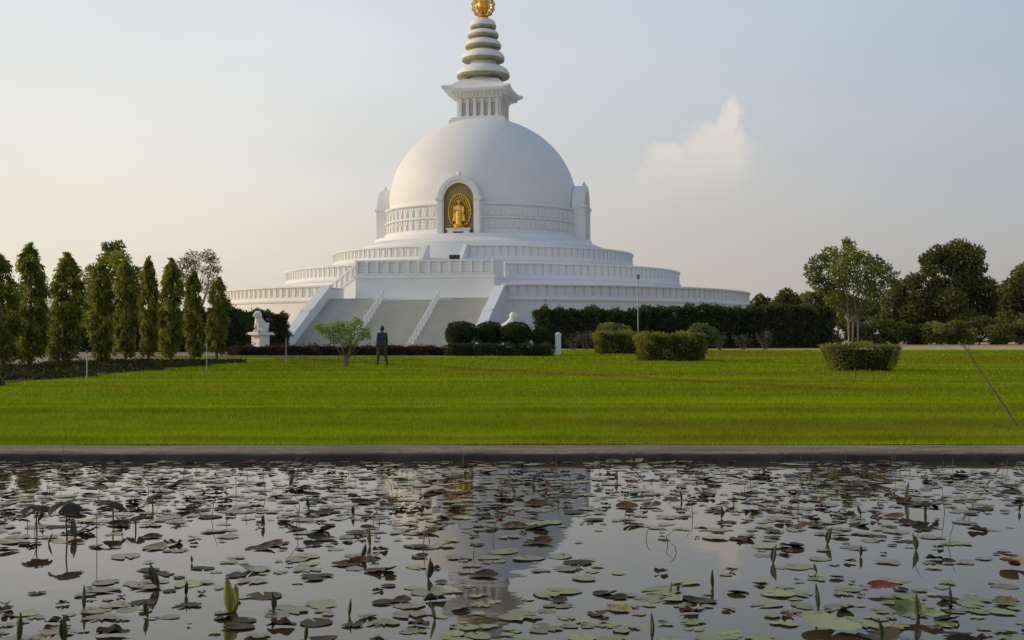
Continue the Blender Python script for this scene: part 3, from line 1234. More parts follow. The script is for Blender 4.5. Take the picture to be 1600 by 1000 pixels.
b.obj('aureole_plate', M['goldshade'], gs)

# ---- lion statues on pedestals


def lion(px, d, z, rz, label, s=1.0):
    root = empty('lion_statue', G(px, d, z), rz)
    root.scale = (s, s, s)
    tag(root, label, 'statue', 'white lion statues flanking the stairs')
    p = MB()
    p.box(-0.58, 0.58, -0.58, 0.58, 0, 0.22)
    p.box(-0.48, 0.48, -0.48, 0.48, 0.221, 1.12)
    ped = p.obj('pedestal', M['white'], root, bevel=0.03)
    p = MB()
    p.box(-0.86, 0.86, -0.70, 0.70, 1.122, 1.20)
    p.box(-0.78, 0.78, -0.62, 0.62, 1.201, 1.34)
    p.obj('pedestal_cap', M['white'], ped, bevel=0.02)
    b = MB()
    # seated, facing -X
    b.ell((0.34, 0, 1.72), (0.40, 0.32, 0.40))
    b.caps((0.30, 0, 1.75), (-0.16, 0, 2.28), 0.34, 0.27, 14)
    b.ell((-0.22, 0, 2.20), (0.24, 0.27, 0.36))
    b.ell((-0.24, 0, 2.60), (0.30, 0.30, 0.34))
    b.ell((-0.42, 0, 2.66), (0.20, 0.18, 0.20))
    b.ell((-0.58, 0, 2.58), (0.14, 0.12, 0.11))
    for s_ in (-1, 1):
        b.ell((-0.26, s_ * 0.22, 2.88), (0.07, 0.05, 0.09), 8, 6)
        b.caps((-0.24, s_ * 0.17, 2.20), (-0.40, s_ * 0.18, 1.46), 0.13, 0.085)
        b.ell((-0.47, s_ * 0.18, 1.40), (0.14, 0.09, 0.07), 10, 6)
        b.ell((0.22, s_ * 0.30, 1.60), (0.30, 0.13, 0.25))
        b.caps((0.10, s_ * 0.34, 1.42), (-0.14, s_ * 0.34, 1.40), 0.09, 0.07)
    b.caps((0.70, 0, 1.42), (0.78, 0, 1.85), 0.06, 0.05)
    b.ell((0.76, 0, 1.96), (0.09, 0.08, 0.13), 8, 6)
    remeshed(b, 'lion', M['panel'], 0.03, root, 3)
    return root


lion(407, 92.0, gz(92) - 0.02, R(52), 'white seated lion statue on pedestal left of the stairs')
lion(797, 96.0, gz(96) - 0.05, R(166), 'white seated lion statue rising behind clipped bushes right of the stairs')

# ------------------------------------------------------------------ vegetation helpers
def unit(v):
    return v / np.maximum(1e-9, np.linalg.norm(v, axis=1, keepdims=True))


def leaf_mesh(name, P, A, L, W, mat, rnd=None, fold=0.25):
    """one folded diamond per leaf: base point P, axis A, length L, width W"""
    n = len(P)
    A = unit(A)
    q = unit(np.cross(A, unit(rng.normal(size=(n, 3)))))
    nn = np.cross(q, A)
    L = np.broadcast_to(np.asarray(L, float).reshape(-1, 1), (n, 1))
    W = np.broadcast_to(np.asarray(W, float).reshape(-1, 1), (n, 1))
    mid = P + A * L * 0.45
    V = np.empty((n, 4, 3))
    V[:, 0] = P
    V[:, 1] = mid + q * W * 0.5 + nn * W * fold
    V[:, 2] = P + A * L
    V[:, 3] = mid - q * W * 0.5 + nn * W * fold
    me = bpy.data.meshes.new(name)
    me.vertices.add(n * 4)
    me.vertices.foreach_set('co', V.reshape(-1).astype(np.float32))
    me.loops.add(n * 4)
    me.loops.foreach_set('vertex_index', np.arange(n * 4, dtype=np.int32))
    me.polygons.add(n)
    me.polygons.foreach_set('loop_start', np.arange(0, n * 4, 4, dtype=np.int32))
    at = me.attributes.new('rnd', 'FLOAT', 'FACE')
    at.data.foreach_set('value', (rng.random(n) if rnd is None else rnd).astype(np.float32))
    me.materials.append(mat)
    me.update(calc_edges=True)
    return me


def ball_points(c, r, n, shell=0.45):
    v = unit(rng.normal(size=(n, 3)))
    u = rng.random((n, 1)) ** shell
    return np.asarray(c) + v * u * np.asarray(r), v


def cluster_leaves(clusters, size, per, droop=0.2, squash=0.8):
    Ps, As, Rn = [], [], []
    for (c, r) in clusters:
        n = max(8, int(per * r * r))
        p, v = ball_points(c, (r, r, r * squash), n, 0.42)
        a = v + rng.normal(size=(n, 3)) * 0.8
        a[:, 2] -= droop
        Ps.append(p)
        As.append(a)
        # a clump has a tone of its own
        Rn.append(np.clip(rng.random(n) * 0.7 + rng.normal() * 0.16 + 0.15, 0, 1))
    return np.concatenate(Ps), np.concatenate(As), np.concatenate(Rn)


def limb(mb, p0, p1, r0, r1, bend=0.12, n=6, seg=5):
    p0, p1 = Vector(p0), Vector(p1)
    pts, rad = [], []
    off = Vector((random.uniform(-1, 1), random.uniform(-1, 1), random.uniform(-0.3, 0.5))) * bend * (p1 - p0).length
    for i in range(seg + 1):
        f = i / seg
        pts.append(p0.lerp(p1, f) + off * math.sin(math.pi * f))
        rad.append(r0 + (r1 - r0) * f)
    mb.tube(pts, rad, n)


def broad_tree(name, loc, label, cat, clusters, trunk_h, r0, size, per, mat, bark, group=None, stems=1, droop=0.2, squash=0.8, spread=0.0):
    """clusters in local coordinates"""
    root = empty(name, loc, 0)
    tag(root, label, cat, group)
    b = MB()
    for s in range(stems):
        ox = (s - (stems - 1) / 2) * spread
        fork = Vector((ox * 1.6 + random.uniform(-0.1, 0.1) * r0, random.uniform(-0.5, 0.5) * r0, trunk_h))
        b.tube([(ox, 0, -0.08), (ox, 0, 0.06), Vector((ox, 0, 0)).lerp(fork, 0.5) + Vector((random.uniform(-1, 1) * r0, 0, 0)), fork],
               [r0 * 1.35, r0, r0 * 0.85, r0 * 0.7], 10)
        for i, (c, r) in enumerate(clusters):
            if i % stems != s:
                continue
            limb(b, fork, c, r0 * 0.5, r0 * 0.10, 0.10)
    b.obj('trunk', M[bark], root, smooth=60)
    p, a, rn = cluster_leaves(clusters, size, per, droop, squash)
    k = size * rng.uniform(0.65, 1.25, len(p))
    link('crown', leaf_mesh('crown', p, a, k, k * 0.55, M[mat], rn), root)
    return root


def dome_clusters(w, h, z0, n, r, seed, hollow=0.35):
    """clump centres through an uneven ellipsoid crown"""
    rr = random.Random(seed)
    out = []
    tries = 0
    while len(out) < n and tries < 5000:
        tries += 1
        x, y, z = rr.uniform(-1, 1), rr.uniform(-1, 1), rr.uniform(-1, 1)
        q = x * x + y * y + z * z
        if q > 1 or q < hollow * rr.random():
            continue
        k = r * rr.uniform(0.65, 1.25)
        out.append(((x * (w / 2 - k * 0.7), y * (w / 2 - k * 0.7), z0 + h / 2 + z * (h / 2 - k * 0.7)), k))
    return out


# ------------------------------------------------------------------ columnar trees along the avenue
def ashoka_variant(i):
    """a slender weeping column built of hanging tufts, ragged outline"""
    h = 4.6
    rr = np.random.default_rng(40 + i)

    def width(t):
        return np.interp(t, [0, 0.06, 0.35, 0.75, 0.92, 1.0], [0.20, 0.40, 0.47, 0.45, 0.29, 0.07])
    nt = 200
    tt = rr.random(nt) ** 0.92
    ta = rr.random(nt) * 2 * math.pi
    tr = width(tt) * rr.uniform(0.62, 1.12, nt)
    gap = np.sin(2 * ta + 13 * tt + i) + np.sin(3 * ta - 23 * tt + 2.0 * i) > 1.25
    tr = np.where(gap, tr * 0.45, tr)
    tn = rr.integers(30, 95, nt)
    k = np.repeat(np.arange(nt), tn)
    n = len(k)
    t, ang, rad = tt[k], ta[k], tr[k]
    drop = rr.random(n) ** 1.2
    sp = 0.045 + 0.05 * drop
    P = np.stack([np.cos(ang) * rad + rr.normal(size=n) * sp + 0.09 * np.sin(3.1 * t + i),
                  np.sin(ang) * rad + rr.normal(size=n) * sp + 0.07 * np.cos(2.3 * t + 2 * i),
                  0.50 + t * h * 1.0 - drop * 0.34], 1)
    P[:, 2] = np.maximum(P[:, 2], 0.30)
    A = np.stack([np.cos(ang) * 0.5, np.sin(ang) * 0.5, np.full(n, -1.0)], 1) + rr.normal(size=(n, 3)) * 0.38
    tip = rr.random(260) * 0.10
    P = np.concatenate([P, np.stack([rr.normal(size=260) * 0.05 + 0.09 * math.sin(3.1 + i), rr.normal(size=260) * 0.05 + 0.07 * math.cos(2.3 + 2 * i), 0.45 + h * (0.92 + tip)], 1)])
    A = np.concatenate([A, rr.normal(size=(260, 3)) * 0.4 + np.array([0, 0, 0.4])])
    n2 = len(P)
    L = rr.uniform(0.10, 0.20, n2)
    tone = np.concatenate([np.clip(np.clip(rr.normal(size=nt) * 0.24 + 0.42, 0, 1)[k] + rr.normal(size=n) * 0.15 - 0.15 * drop, 0, 1), np.full(260, 0.5)])
    crown = leaf_mesh('crown', P, A, L, L * 0.32, M['ashoka'], tone)
    b = MB()
    pts = [(0.09 * math.sin(3.1 * f + i) * f, 0.07 * f * math.cos(2.3 * f + 2 * i), -0.05 + f * 4.6) for f in np.linspace(0, 1, 8)]
    b.tube(pts, [0.085 * (1 - 0.8 * f) + 0.01 for f in np.linspace(0, 1, 8)], 8)
    for k in range(16):
        f = 0.12 + 0.8 * k / 16
        a = k * 2.4
        p = Vector(pts[int(f * 7)])
        b.tube([p, p + Vector((math.cos(a) * 0.3, math.sin(a) * 0.3, -0.05)), p + Vector((math.cos(a) * 0.5, math.sin(a) * 0.5, -0.22))], [0.02, 0.014, 0.006], 5)
    return crown, b.mesh('trunk', M['bark'], 60)


var = [ashoka_variant(i) for i in range(4)]
rows = [  # photo column, crown top row, width factor, label
    (4, 396, 1.05, 'columnar tree cut by the left edge of the picture'),
    (46, 379, 1.05, 'tallest columnar tree of the left row, second from the frame edge'),
    (100, 393, 1.10, 'columnar tree third from the left frame edge with a blunt top'),
    (156, 408, 1.00, 'columnar tree fourth from the left edge, before the bushy tree'),
    (196, 404, 0.95, 'columnar tree fifth from the left edge, in front of the bushy tree'),
    (232, 400, 0.88, 'narrow columnar tree sixth from the left frame edge'),
    (267, 402, 1.02, 'columnar tree seventh from the left, left of the thin dry tree'),
    (303, 421, 0.95, 'columnar tree standing in front of the thin dry tree'),
    (338, 432, 1.02, 'shortest columnar tree at the right end of the row'),
]
for i, (px, ty, wf, lab) in enumerate(rows):
    d = 47.5 + (px - 45) / 293.0 * 19.0
    g = G(px, d)
    H = ZP(ty, d) - g.z
    s = H / 5.24
    root = empty('columnar_tree', g, i * 1.7)
    tag(root, lab, 'tree', 'columnar trees in a row along the avenue')
    ws = 0.95 * wf * (1.0, 1.10, 1.12, 0.98, 1.04, 0.92, 1.08, 0.96, 1.05)[i]
    root.rotation_euler = (random.uniform(-0.02, 0.02), random.uniform(-0.03, 0.03), i * 1.7)
    cr, tr = var[i % 4]
    link('trunk', tr, root, scale=(ws, ws, s))
    link('crown', cr, root, scale=(ws, ws, s))


def px_clusters(lst, d, g):
    """clump list (photo column, row, radius px, depth offset) -> local clumps of a tree standing at g"""
    out = []
    for (x, y, r, dy) in lst:
        p = Vector(((x - 800) / F * d, d + dy, ZP(y, d))) - g
        out.append((tuple(p), r / F * d))
    return out


# bushy tree and thin dry tree behind the row
d = 74.0
g = G(178, d)
cl = px_clusters([(176, 396, 16, 0), (160, 405, 16, 1), (195, 408, 18, -1), (150, 428, 20, 0), (178, 430, 24, 1.2), (208, 432, 20, 0), (135, 455, 22, 0), (165, 462, 24, -1),
                  (198, 465, 24, 1), (222, 455, 16, 0), (120, 480, 20, 1), (180, 495, 24, 0), (214, 492, 20, -1), (146, 498, 22, 0), (185, 383, 9, 0), (168, 385, 8, 0)], d, g)
broad_tree('bushy_tree', g, 'bushy round tree rising behind the columnar row', 'tree', cl, 1.5, 0.14, 0.20, 1150, 'broad', 'bark')
d = 80.0
g = G(310, d)
cl = px_clusters([(300, 402, 14, 0), (318, 398, 13, 1), (332, 406, 11, 0), (286, 412, 12, 0), (308, 420, 15, -1), (328, 424, 13, 0), (292, 436, 13, 0), (318, 446, 15, 1), (340, 420, 8, 0), (280, 425, 8, 0), (338, 440, 9, 0)], d, g)
broad_tree('dry_tree', g, 'thin greyish half bare tree behind the columnar row', 'tree', cl, 2.6, 0.11, 0.13, 1150, 'dry', 'palebark')


# ------------------------------------------------------------------ hedges and clipped bushes
def hedge_surface(w, dp, h, flare, density, leaf, mat, lump=0.065, round_=0.2, top_lump=0.02, core=True, seed=0):
    """clipped block: w x dp at the foot, wider at the top by flare; returns leaf mesh and an added dark core that blocks light"""
    rr = np.random.default_rng(seed)
    faces = [('f', w * h), ('b', w * h), ('l', dp * h), ('r', dp * h), ('t', w * dp * 1.1)]
    Ps, Ns = [], []
    for k, area in faces:
        n = int(area * density)
        u, v = rr.random(n), rr.random(n)
        if k == 'f':
            p = np.stack([(u - 0.5) * w, -0.5 * dp + 0 * u, v * h], 1); q = np.tile([0, -1, 0.0], (n, 1))
        elif k == 'b':
            p = np.stack([(u - 0.5) * w, 0.5 * dp + 0 * u, v * h], 1); q = np.tile([0, 1, 0.0], (n, 1))
        elif k == 'l':
            p = np.stack([-0.5 * w + 0 * u, (u - 0.5) * dp, v * h], 1); q = np.tile([-1, 0, 0.0], (n, 1))
        elif k == 'r':
            p = np.stack([0.5 * w + 0 * u, (u - 0.5) * dp, v * h], 1); q = np.tile([1, 0, 0.0], (n, 1))
        else:
            p = np.stack([(u - 0.5) * w, (v - 0.5) * dp, h + 0 * u], 1); q = np.tile([0, 0, 1.0], (n, 1))
        Ps.append(p); Ns.append(q)
    P = np.concatenate(Ps); N = np.concatenate(Ns).astype(float)

    def shape(P):
        P = P.copy()
        t = P[:, 2] / h
        # rounded corners in plan and at the top edge
        ex = np.abs(P[:, 0]) / (w / 2)
        ey = np.abs(P[:, 1]) / (dp / 2)
        k = (ex ** 6 + ey ** 6) ** (1 / 6)
        k = np.where(k > 1, 1 / k, 1.0)
        edge = np.clip((t - (1 - round_)) / round_, 0, 1)
        sc2 = (1 + flare * t) * (1 - 0.22 * round_ * edge ** 2) * k
        P[:, 0] *= sc2
        P[:, 1] *= sc2
        e2 = np.maximum(ex, ey)
        P[:, 2] -= np.clip((e2 - 0.8) / 0.2, 0, 1) ** 2 * round_ * 0.35 * h * (t > 0.98)
        x, y, z = P[:, 0], P[:, 1], P[:, 2]
        ln = np.sin(2.9 * x + 1.3 + seed) * np.sin(3.7 * z + 0.6) + 0.7 * np.sin(6.1 * x + 2.7 * y + seed) + 0.6 * np.sin(8.3 * z + 5.1 * x)
        if top_lump:
            P[:, 2] += (np.sin(1.1 * x + seed) * 0.6 + np.sin(2.7 * x + 1.9 * y + seed) * 0.5 + np.sin(6.3 * x + seed * 3) * 0.3) * top_lump * t
        return P, ln
    P2, ln = shape(P)
    P2 = P2 + N * (ln[:, None] * lump) + N * rr.normal(size=(len(P), 1)) * lump * 0.6 - N * (rr.random((len(P), 1)) ** 3) * lump * 2
    stray = rr.random(len(P)) < 0.035
    P2 = P2 + np.where(stray[:, None], N * rr.random((len(P), 1)) * leaf * 1.9, 0)
    A = N * 0.7 + rr.normal(size=(len(P), 3)) * 0.7
    A[:, 2] += 0.25
    L = leaf * rr.uniform(0.7, 1.3, len(P))
    rn = np.clip(0.42 + 0.22 * ln + rr.normal(size=len(P)) * 0.25, 0, 1)
    lm = leaf_mesh('foliage', P2 - N * leaf * 0.3, A, L, L * 0.55, M[mat], rn)
    # added solid core that blocks light behind the leaves
    gx_, gz_ = max(4, int(w / 0.5)), 6
    b = MB()
    vs, fs = [], []
    ring = []
    for i in range(gx_ + 1):
        ring.append((-0.5 * w + w * i / gx_, -0.5 * dp))
    for i in range(1, 4):
        ring.append((0.5 * w, -0.5 * dp + dp * i / 3))
    for i in range(1, gx_ + 1):
        ring.append((0.5 * w - w * i / gx_, 0.5 * dp))
    for i in range(1, 3):
        ring.append((-0.5 * w, 0.5 * dp - dp * i / 3))
    m = len(ring)
    arr = np.array([(x, y, h * j / gz_) for j in range(gz_ + 1) for x, y in ring])
    arr2, _ = shape(arr)
    sh = np.array([1 - min(0.5, 0.28 / w), 1 - min(0.4, 0.28 / dp), 1.0])
    arr2 = arr2 * sh
    arr2[:, 2] = np.where(arr[:, 2] > 0, arr2[:, 2] - 0.10, 0.0)
    fs = [(j * m + i, j * m + (i + 1) % m, (j + 1) * m + (i + 1) % m, (j + 1) * m + i) for j in range(gz_) for i in range(m)]
    fs.append(tuple(gz_ * m + i for i in range(m)))
    b.add([tuple(v) for v in arr2], fs)
    return lm, b.mesh('light_block_core', M['twig'])


def hedge(name, label, cat, loc, w, dp, h, flare, density, leaf, mat, rz=0.0, group=None, **kw):
    root = empty(name, loc, rz)
    tag(root, label, cat, group)
    lm, cm = hedge_surface(w, dp, h, flare, density, leaf, mat, **kw)
    link('light_block_core', cm, root)
    link('foliage', lm, root)
    return root


def span(px0, px1, d):
    return (px1 - px0) / F * d


# clipped block hedges on the lawn
d = lawn_d(565) + 1.2
hedge('clipped_hedge', 'larger clipped green hedge block in the middle of the lawn', 'hedge', G(1047, d), span(1002, 1096, d), 2.3, ZP(523, d) - gz(d), 0.17, 560, 0.095, 'hedge', R(3), 'clipped hedge blocks on the lawn', seed=1)
d = lawn_d(553.5) + 1.0
hedge('clipped_hedge', 'smaller clipped hedge block behind and left of the larger one', 'hedge', G(968, d), span(934, 1006, d), 2.3, ZP(520, d) - gz(d), 0.10, 480, 0.10, 'hedge', R(2), 'clipped hedge blocks on the lawn', seed=2)
d = lawn_d(580.5) + 0.9
DT = d
hedge('clipped_hedge', 'bowl shaped clipped hedge round the foot of the garden tree', 'hedge', G(1343, d), span(1302, 1384, d), 1.6, ZP(539.5, d) - gz(d), 0.40, 720, 0.075, 'hedge', R(-2), 'clipped hedge blocks on the lawn', seed=3, lump=0.05)

# low border hedge with ball bushes in front of the stairs
d = lawn_d(556.5) + 0.8
hedge('border_hedge', 'long low clipped border hedge in front of the round bushes', 'hedge', G(781, d), span(698, 864, d), 1.0, ZP(539, d) - gz(d), 0.02, 420, 0.10, 'darkhedge', 0, None, seed=4)


def ball_bush(px, py0, py1, px0, px1, d, label, mat='darkhedge', seed=0, leaf=0.10, dens=430, cat='bush', name='round_bush', group='round clipped bushes by the stairs', lump=0.06):
    rr = np.random.default_rng(seed + 100)
    g = G(px, d)
    w = span(px0, px1, d) / 2
    zt = ZP(py0, d) - g.z
    zb = max(0.05, ZP(py1, d) - g.z)
    root = empty(name, g, 0)
    tag(root, label, cat, group)
    cz, rz_ = (zt + zb) / 2, (zt - zb) / 2
    n = int(4 * math.pi * w * (w + rz_) / 2 * dens)
    v = unit(rr.normal(size=(n, 3)))
    ln = np.sin(4 * v[:, 0] + seed) * np.sin(5 * v[:, 2] + 1) + 0.6 * np.sin(9 * v[:, 1] + 7 * v[:, 0] + seed)
    P = v * np.array([w, w, rz_]) * (1 + ln[:, None] * lump - (rr.random((n, 1)) ** 3) * 0.15 + (rr.random((n, 1)) < 0.04) * rr.random((n, 1)) * 0.14) + np.array([0, 0, cz])
    A = v * 0.7 + rr.normal(size=(n, 3)) * 0.7
    L = leaf * rr.uniform(0.7, 1.3, n)
    link('foliage', leaf_mesh('foliage', P, A, L, L * 0.55, M[mat], np.clip(0.42 + 0.2 * ln + rr.normal(size=n) * 0.25, 0, 1)), root)
    b = MB()
    b.ell((0, 0, cz), (w * 0.84, w * 0.84, rz_ * 0.84), 16, 10)
    b.tube([(0, 0, -0.03), (0, 0, cz)], [0.07, 0.05], 6)
    b.obj('light_block_core', M['twig'], root, smooth=60)  # added core that blocks light, with a plain stem
    return root


d0 = lawn_d(556.5) + 3.2
ball_bush(722, 503, 541, 697, 748, d0, 'largest round clipped bush, leftmost above the border hedge', seed=1)
ball_bush(765, 503, 541, 744, 788, d0 + 1.2, 'dark round bush just right of the largest clipped one', seed=2)
ball_bush(806, 504, 541, 783, 832, d0 + 0.5, 'dark wide round bush third from the stairs', seed=3)
ball_bush(846, 512, 541, 831, 861, d0 + 0.2, 'small round bush at the right end of the border hedge', seed=4)

# white gate post beside them
d = d0 + 0.5
gp = empty('stone_post', G(872, d), 0)
tag(gp, 'short white stone post between round bushes and flower shrubs', 'post')
b = MB(); b.box(-0.18, 0.18, -0.18, 0.18, -0.05, ZP(524, d) - gz(d)); b.obj('shaft', M['white'], gp, bevel=0.03)
b = MB(); zt = ZP(524, d) - gz(d); b.box(-0.21, 0.21, -0.21, 0.21, zt + 0.002, zt + 0.08)
b.lathe([(0.18, zt + 0.081), (0.16, zt + 0.13), (0.08, zt + 0.18), (0.02, zt + 0.20)], 12); b.obj('cap', M['white'], gp)

# tall dark hedge right of the stairs, in sections
for (x0, x1, yt, d, lab, sd) in ((838, 946, 485, 97.5, 'tall dark hedge section nearest the stairs', 11), (940, 1012, 487, 98.5, 'short middle section of the tall dark hedge, behind the lamp', 12),
                                 (1004, 1150, 482, 99.5, 'tall dark hedge section right of the lamp, below the lowest terrace', 13), (1140, 1296, 482, 101.0, 'tall dark hedge section ending near the garden tree', 14)):
    hedge('tall_hedge', lab, 'hedge', G((x0 + x1) / 2, d), span(x0, x1, d), 2.4, ZP(yt, d) - gz(d), 0.03, 170, 0.20, 'darkhedge', 0, 'sections of the tall dark hedge', seed=sd, lump=0.13, top_lump=0.16, round_=0.3)

# dark hedge behind the lion, and hedge behind the columnar row
hedge('tall_hedge', 'dark round topped hedge behind the lion left of the stairs', 'hedge', G(404, 97.0), span(358, 448, 97), 2.2, ZP(490, 97) - gz(97), 0.03, 170, 0.19, 'darkhedge', 0, None, seed=15, lump=0.14, top_lump=0.15, round_=0.4)
hedge('tall_hedge', 'long dark hedge half hidden behind the columnar trees', 'hedge', G(165, 86.0), span(-60, 372, 86), 2.4, ZP(486, 86) - gz(86), 0.02, 130, 0.22, 'darkhedge', 0, None, seed=16, lump=0.2, top_lump=0.30, round_=0.3)

# red bedding hedge along the forecourt
d = lawn_d(555.8) + 0.6
hedge('bedding_hedge', 'low reddish brown bedding hedge along the foot of the stairs', 'hedge', G(530, d), span(352, 700, d), 1.2, ZP(542.5, d) - gz(d), 0.0, 380, 0.13, 'redbed', 0, None, seed=17, lump=0.05)

# pale shrubs
ball_bush(1098, 507, 540, 1076, 1122, 84.0, 'pale green round shrub behind the larger hedge block', 'pale', 6, 0.13, 260, name='shrub', group=None, lump=0.14)
ball_bush(960, 506, 540, 938, 990, 88.0, 'dull olive shrub with ragged top behind the smaller hedge block', 'hedge', 7, 0.14, 160, name='shrub', group=None, lump=0.2)


def flower_shrub(px, d, w, h, seed, label):
    rr = np.random.default_rng(seed)
    root = empty('flower_shrub', G(px, d), 0)
    tag(root, label, 'shrub', 'pale flowering shrubs before the tall hedge')
    b = MB()
    tips = []
    for k in range(16):
        a = rr.uniform(0, 6.28)
        p = Vector((math.cos(a) * w * 0.5 * rr.uniform(0.3, 1), math.sin(a) * 0.4 * rr.uniform(0.3, 1), h * rr.uniform(0.55, 1)))
        b.tube([(p.x * 0.15, p.y * 0.15, -0.03), (p.x * 0.6, p.y * 0.6, p.z * 0.55), p], [0.016, 0.012, 0.006], 5)
        tips.append(p)
    b.obj('stems', M['bark'], root)
    C = np.array([rr.integers(0, 16) for _ in range(700)])
    tp = np.array([tuple(p) for p in tips])[C]
    f = rr.uniform(0.45, 1.0, (700, 1))
    P = tp * f + rr.normal(size=(700, 3)) * 0.09
    link('foliage', leaf_mesh('foliage', P, rr.normal(size=(700, 3)), rr.uniform(0.06, 0.12, 700), rr.uniform(0.04, 0.08, 700), M['flower'], rr.random(700) ** 0.8), root)


places = ['beside the white stone post', 'left of the smaller hedge block', 'touching the smaller hedge block', 'just right of the pale round shrub', 'midway between pale shrub and garden tree', 'nearest to the garden tree']
for k, (px, w) in enumerate(((896, 1.9), (916, 1.6), (936, 1.5), (1126, 2.0), (1162, 1.9), (1196, 1.6))):
    flower_shrub(px, 91.5 + 0.6 * (k % 3), w, 1.25 + 0.2 * (k % 2), 60 + k, 'leggy pale flowering shrub ' + places[k])

# ------------------------------------------------------------------ garden trees
# slender-stemmed tree standing in its bowl hedge
g = G(1333, DT)
cl = px_clusters([(1326, 383, 10, 0), (1300, 397, 15, 0.2), (1325, 400, 18, -0.2), (1352, 404, 16, 0.2), (1280, 410, 15, -0.1), (1275, 428, 15, 0.2), (1302, 420, 19, -0.4), (1330, 424, 20, 0.5),
                  (1358, 424, 18, -0.4), (1382, 420, 13, 0.1), (1388, 438, 13, 0), (1290, 446, 17, 0.3), (1316, 448, 18, 0.4), (1346, 446, 19, -0.2), (1370, 450, 16, 0.3), (1398, 444, 6, 0),
                  (1302, 468, 15, -0.1), (1330, 470, 14, 0.2), (1356, 472, 14, 0), (1376, 468, 10, 0.1), (1318, 486, 10, 0.1), (1345, 488, 10, -0.1), (1264, 418, 7, 0), (1268, 440, 7, 0), (1400, 428, 5, 0), (1322, 375, 5, 0), (1372, 408, 9, 0)], DT, g)
broad_tree('garden_tree', g, 'leafy young tree with pale stems rising from a bowl hedge', 'tree', cl, 1.75, 0.042, 0.11, 3300, 'broad', 'palebark', stems=3, spread=0.11, droop=0.25)
# small vase shaped sapling on the lawn
d = lawn_d(574)
g = G(541, d)
cl = px_clusters([(503, 514, 9, 0), (517, 512, 10, 0.2), (512, 522, 9, -0.1), (530, 510, 10, -0.2), (545, 512, 11, 0.2), (560, 508, 10, 0), (572, 518, 8, -0.1), (528, 522, 11, 0.1), (546, 524, 12, -0.2),
                  (562, 524, 10, 0.2), (538, 534, 9, 0), (552, 535, 8, 0), (556, 501, 6, 0), (522, 532, 7, 0), (497, 510, 6, 0), (576, 526, 5, 0)], d, g)
broad_tree('sapling', g, 'small vase shaped light green sapling left of the person', 'tree', cl, 0.28, 0.032, 0.075, 4300, 'fresh', 'bark', stems=3, spread=0.05, droop=0.0, squash=0.85)

# dark trees closing the right side
far_trees = [
    (1480, 158, [(1498, 390, 20, 0), (1472, 396, 18, 1), (1518, 398, 16, -1), (1452, 406, 15, 0), (1490, 412, 24, 1), (1522, 418, 18, 0), (1448, 424, 12, -1), (1430, 440, 16, 0), (1508, 440, 24, 0), (1470, 446, 18, 1),
                 (1540, 446, 16, 0), (1440, 466, 22, 0), (1480, 470, 26, -1), (1520, 472, 26, 1), (1550, 470, 16, 0), (1426, 486, 18, 0), (1460, 496, 24, 1), (1500, 500, 26, -1), (1540, 498, 22, 0)],
     'largest dark tree at the right, with a gap of sky in its crown'),
    (1594, 152, [(1598, 428, 16, 0), (1620, 420, 20, 1), (1585, 448, 18, 0), (1612, 450, 24, -1), (1580, 474, 18, 0), (1605, 480, 26, 1), (1575, 498, 18, 0), (1600, 505, 22, -1), (1636, 440, 22, 0), (1640, 480, 28, 0), (1640, 505, 24, 0)],
     'dark tree cut by the right edge of the picture'),
    (1412, 160, [(1408, 448, 14, 0), (1396, 466, 18, 0), (1420, 470, 18, 1), (1385, 488, 18, 0), (1412, 492, 20, -1), (1440, 500, 18, 0), (1370, 500, 16, 0), (1398, 508, 16, 0)],
     'low dark tree between the garden tree and the largest dark tree'),
    (1562, 168, [(1562, 452, 8, 0), (1566, 470, 14, 0), (1550, 478, 14, 0), (1575, 486, 14, 0), (1558, 500, 18, 0), (1578, 508, 16, 0)], 'thin topped tree between the two tall dark trees'),
    (1272, 150, [(1285, 462, 14, 0), (1262, 464, 10, 0), (1290, 476, 16, 0), (1268, 482, 16, 0), (1310, 470, 16, 0), (1330, 476, 16, 0), (1300, 492, 18, 0), (1340, 494, 16, 0), (1360, 480, 14, 0)],
     'dull tree behind the right end of the tall hedge'),
    (1228, 172, [(1228, 458, 9, 0), (1220, 466, 9, 0), (1238, 466, 10, 0), (1250, 470, 9, 0), (1230, 478, 12, 0), (1212, 476, 9, 0), (1246, 484, 12, 0), (1205, 484, 9, 0)], 'small far tree peeping over the tall hedge'),
    (1188, 178, [(1188, 466, 7, 0), (1196, 470, 7, 0), (1180, 472, 7, 0), (1190, 480, 9, 0), (1176, 482, 8, 0), (1202, 482, 8, 0)], 'small far tree just right of the lowest terrace'),
]
for (px, d, lst, lab) in far_trees:
    g = G(px, d)
    cl = px_clusters(lst, d, g)
    broad_tree('background_tree', g, lab, 'tree', cl, max(1.0, ZP(505, d) - g.z), 0.26, 0.42, 430, 'far', 'bark', 'dark trees beyond the lawn')
# understorey along their feet
def wild_bush(px, d, x0, x1, yt, label, mat, seed):
    """unclipped spreading bush of overlapping leafy clumps"""
    rr = random.Random(seed)
    g = G(px, d)
    lst = []
    for k in range(15):
        f = (k + rr.random()) / 15
        hgt = math.sin(math.pi * (0.12 + 0.76 * f))
        top = 536 - (536 - yt) * (0.55 + 0.45 * hgt) * rr.uniform(0.75, 1.05)
        r = rr.uniform(6, 11)
        lst.append((x0 + (x1 - x0) * f, rr.uniform(top + r * 0.6, 533), r, rr.uniform(-1.5, 1.5)))
        lst.append((x0 + (x1 - x0) * f, top + r * 0.7, r * 0.9, rr.uniform(-1, 1)))
    return broad_tree('wild_bush', g, label, 'bush', px_clusters(lst, d, g), 0.25, 0.10, 0.34, 560, mat, 'bark', 'bushes below the dark trees')


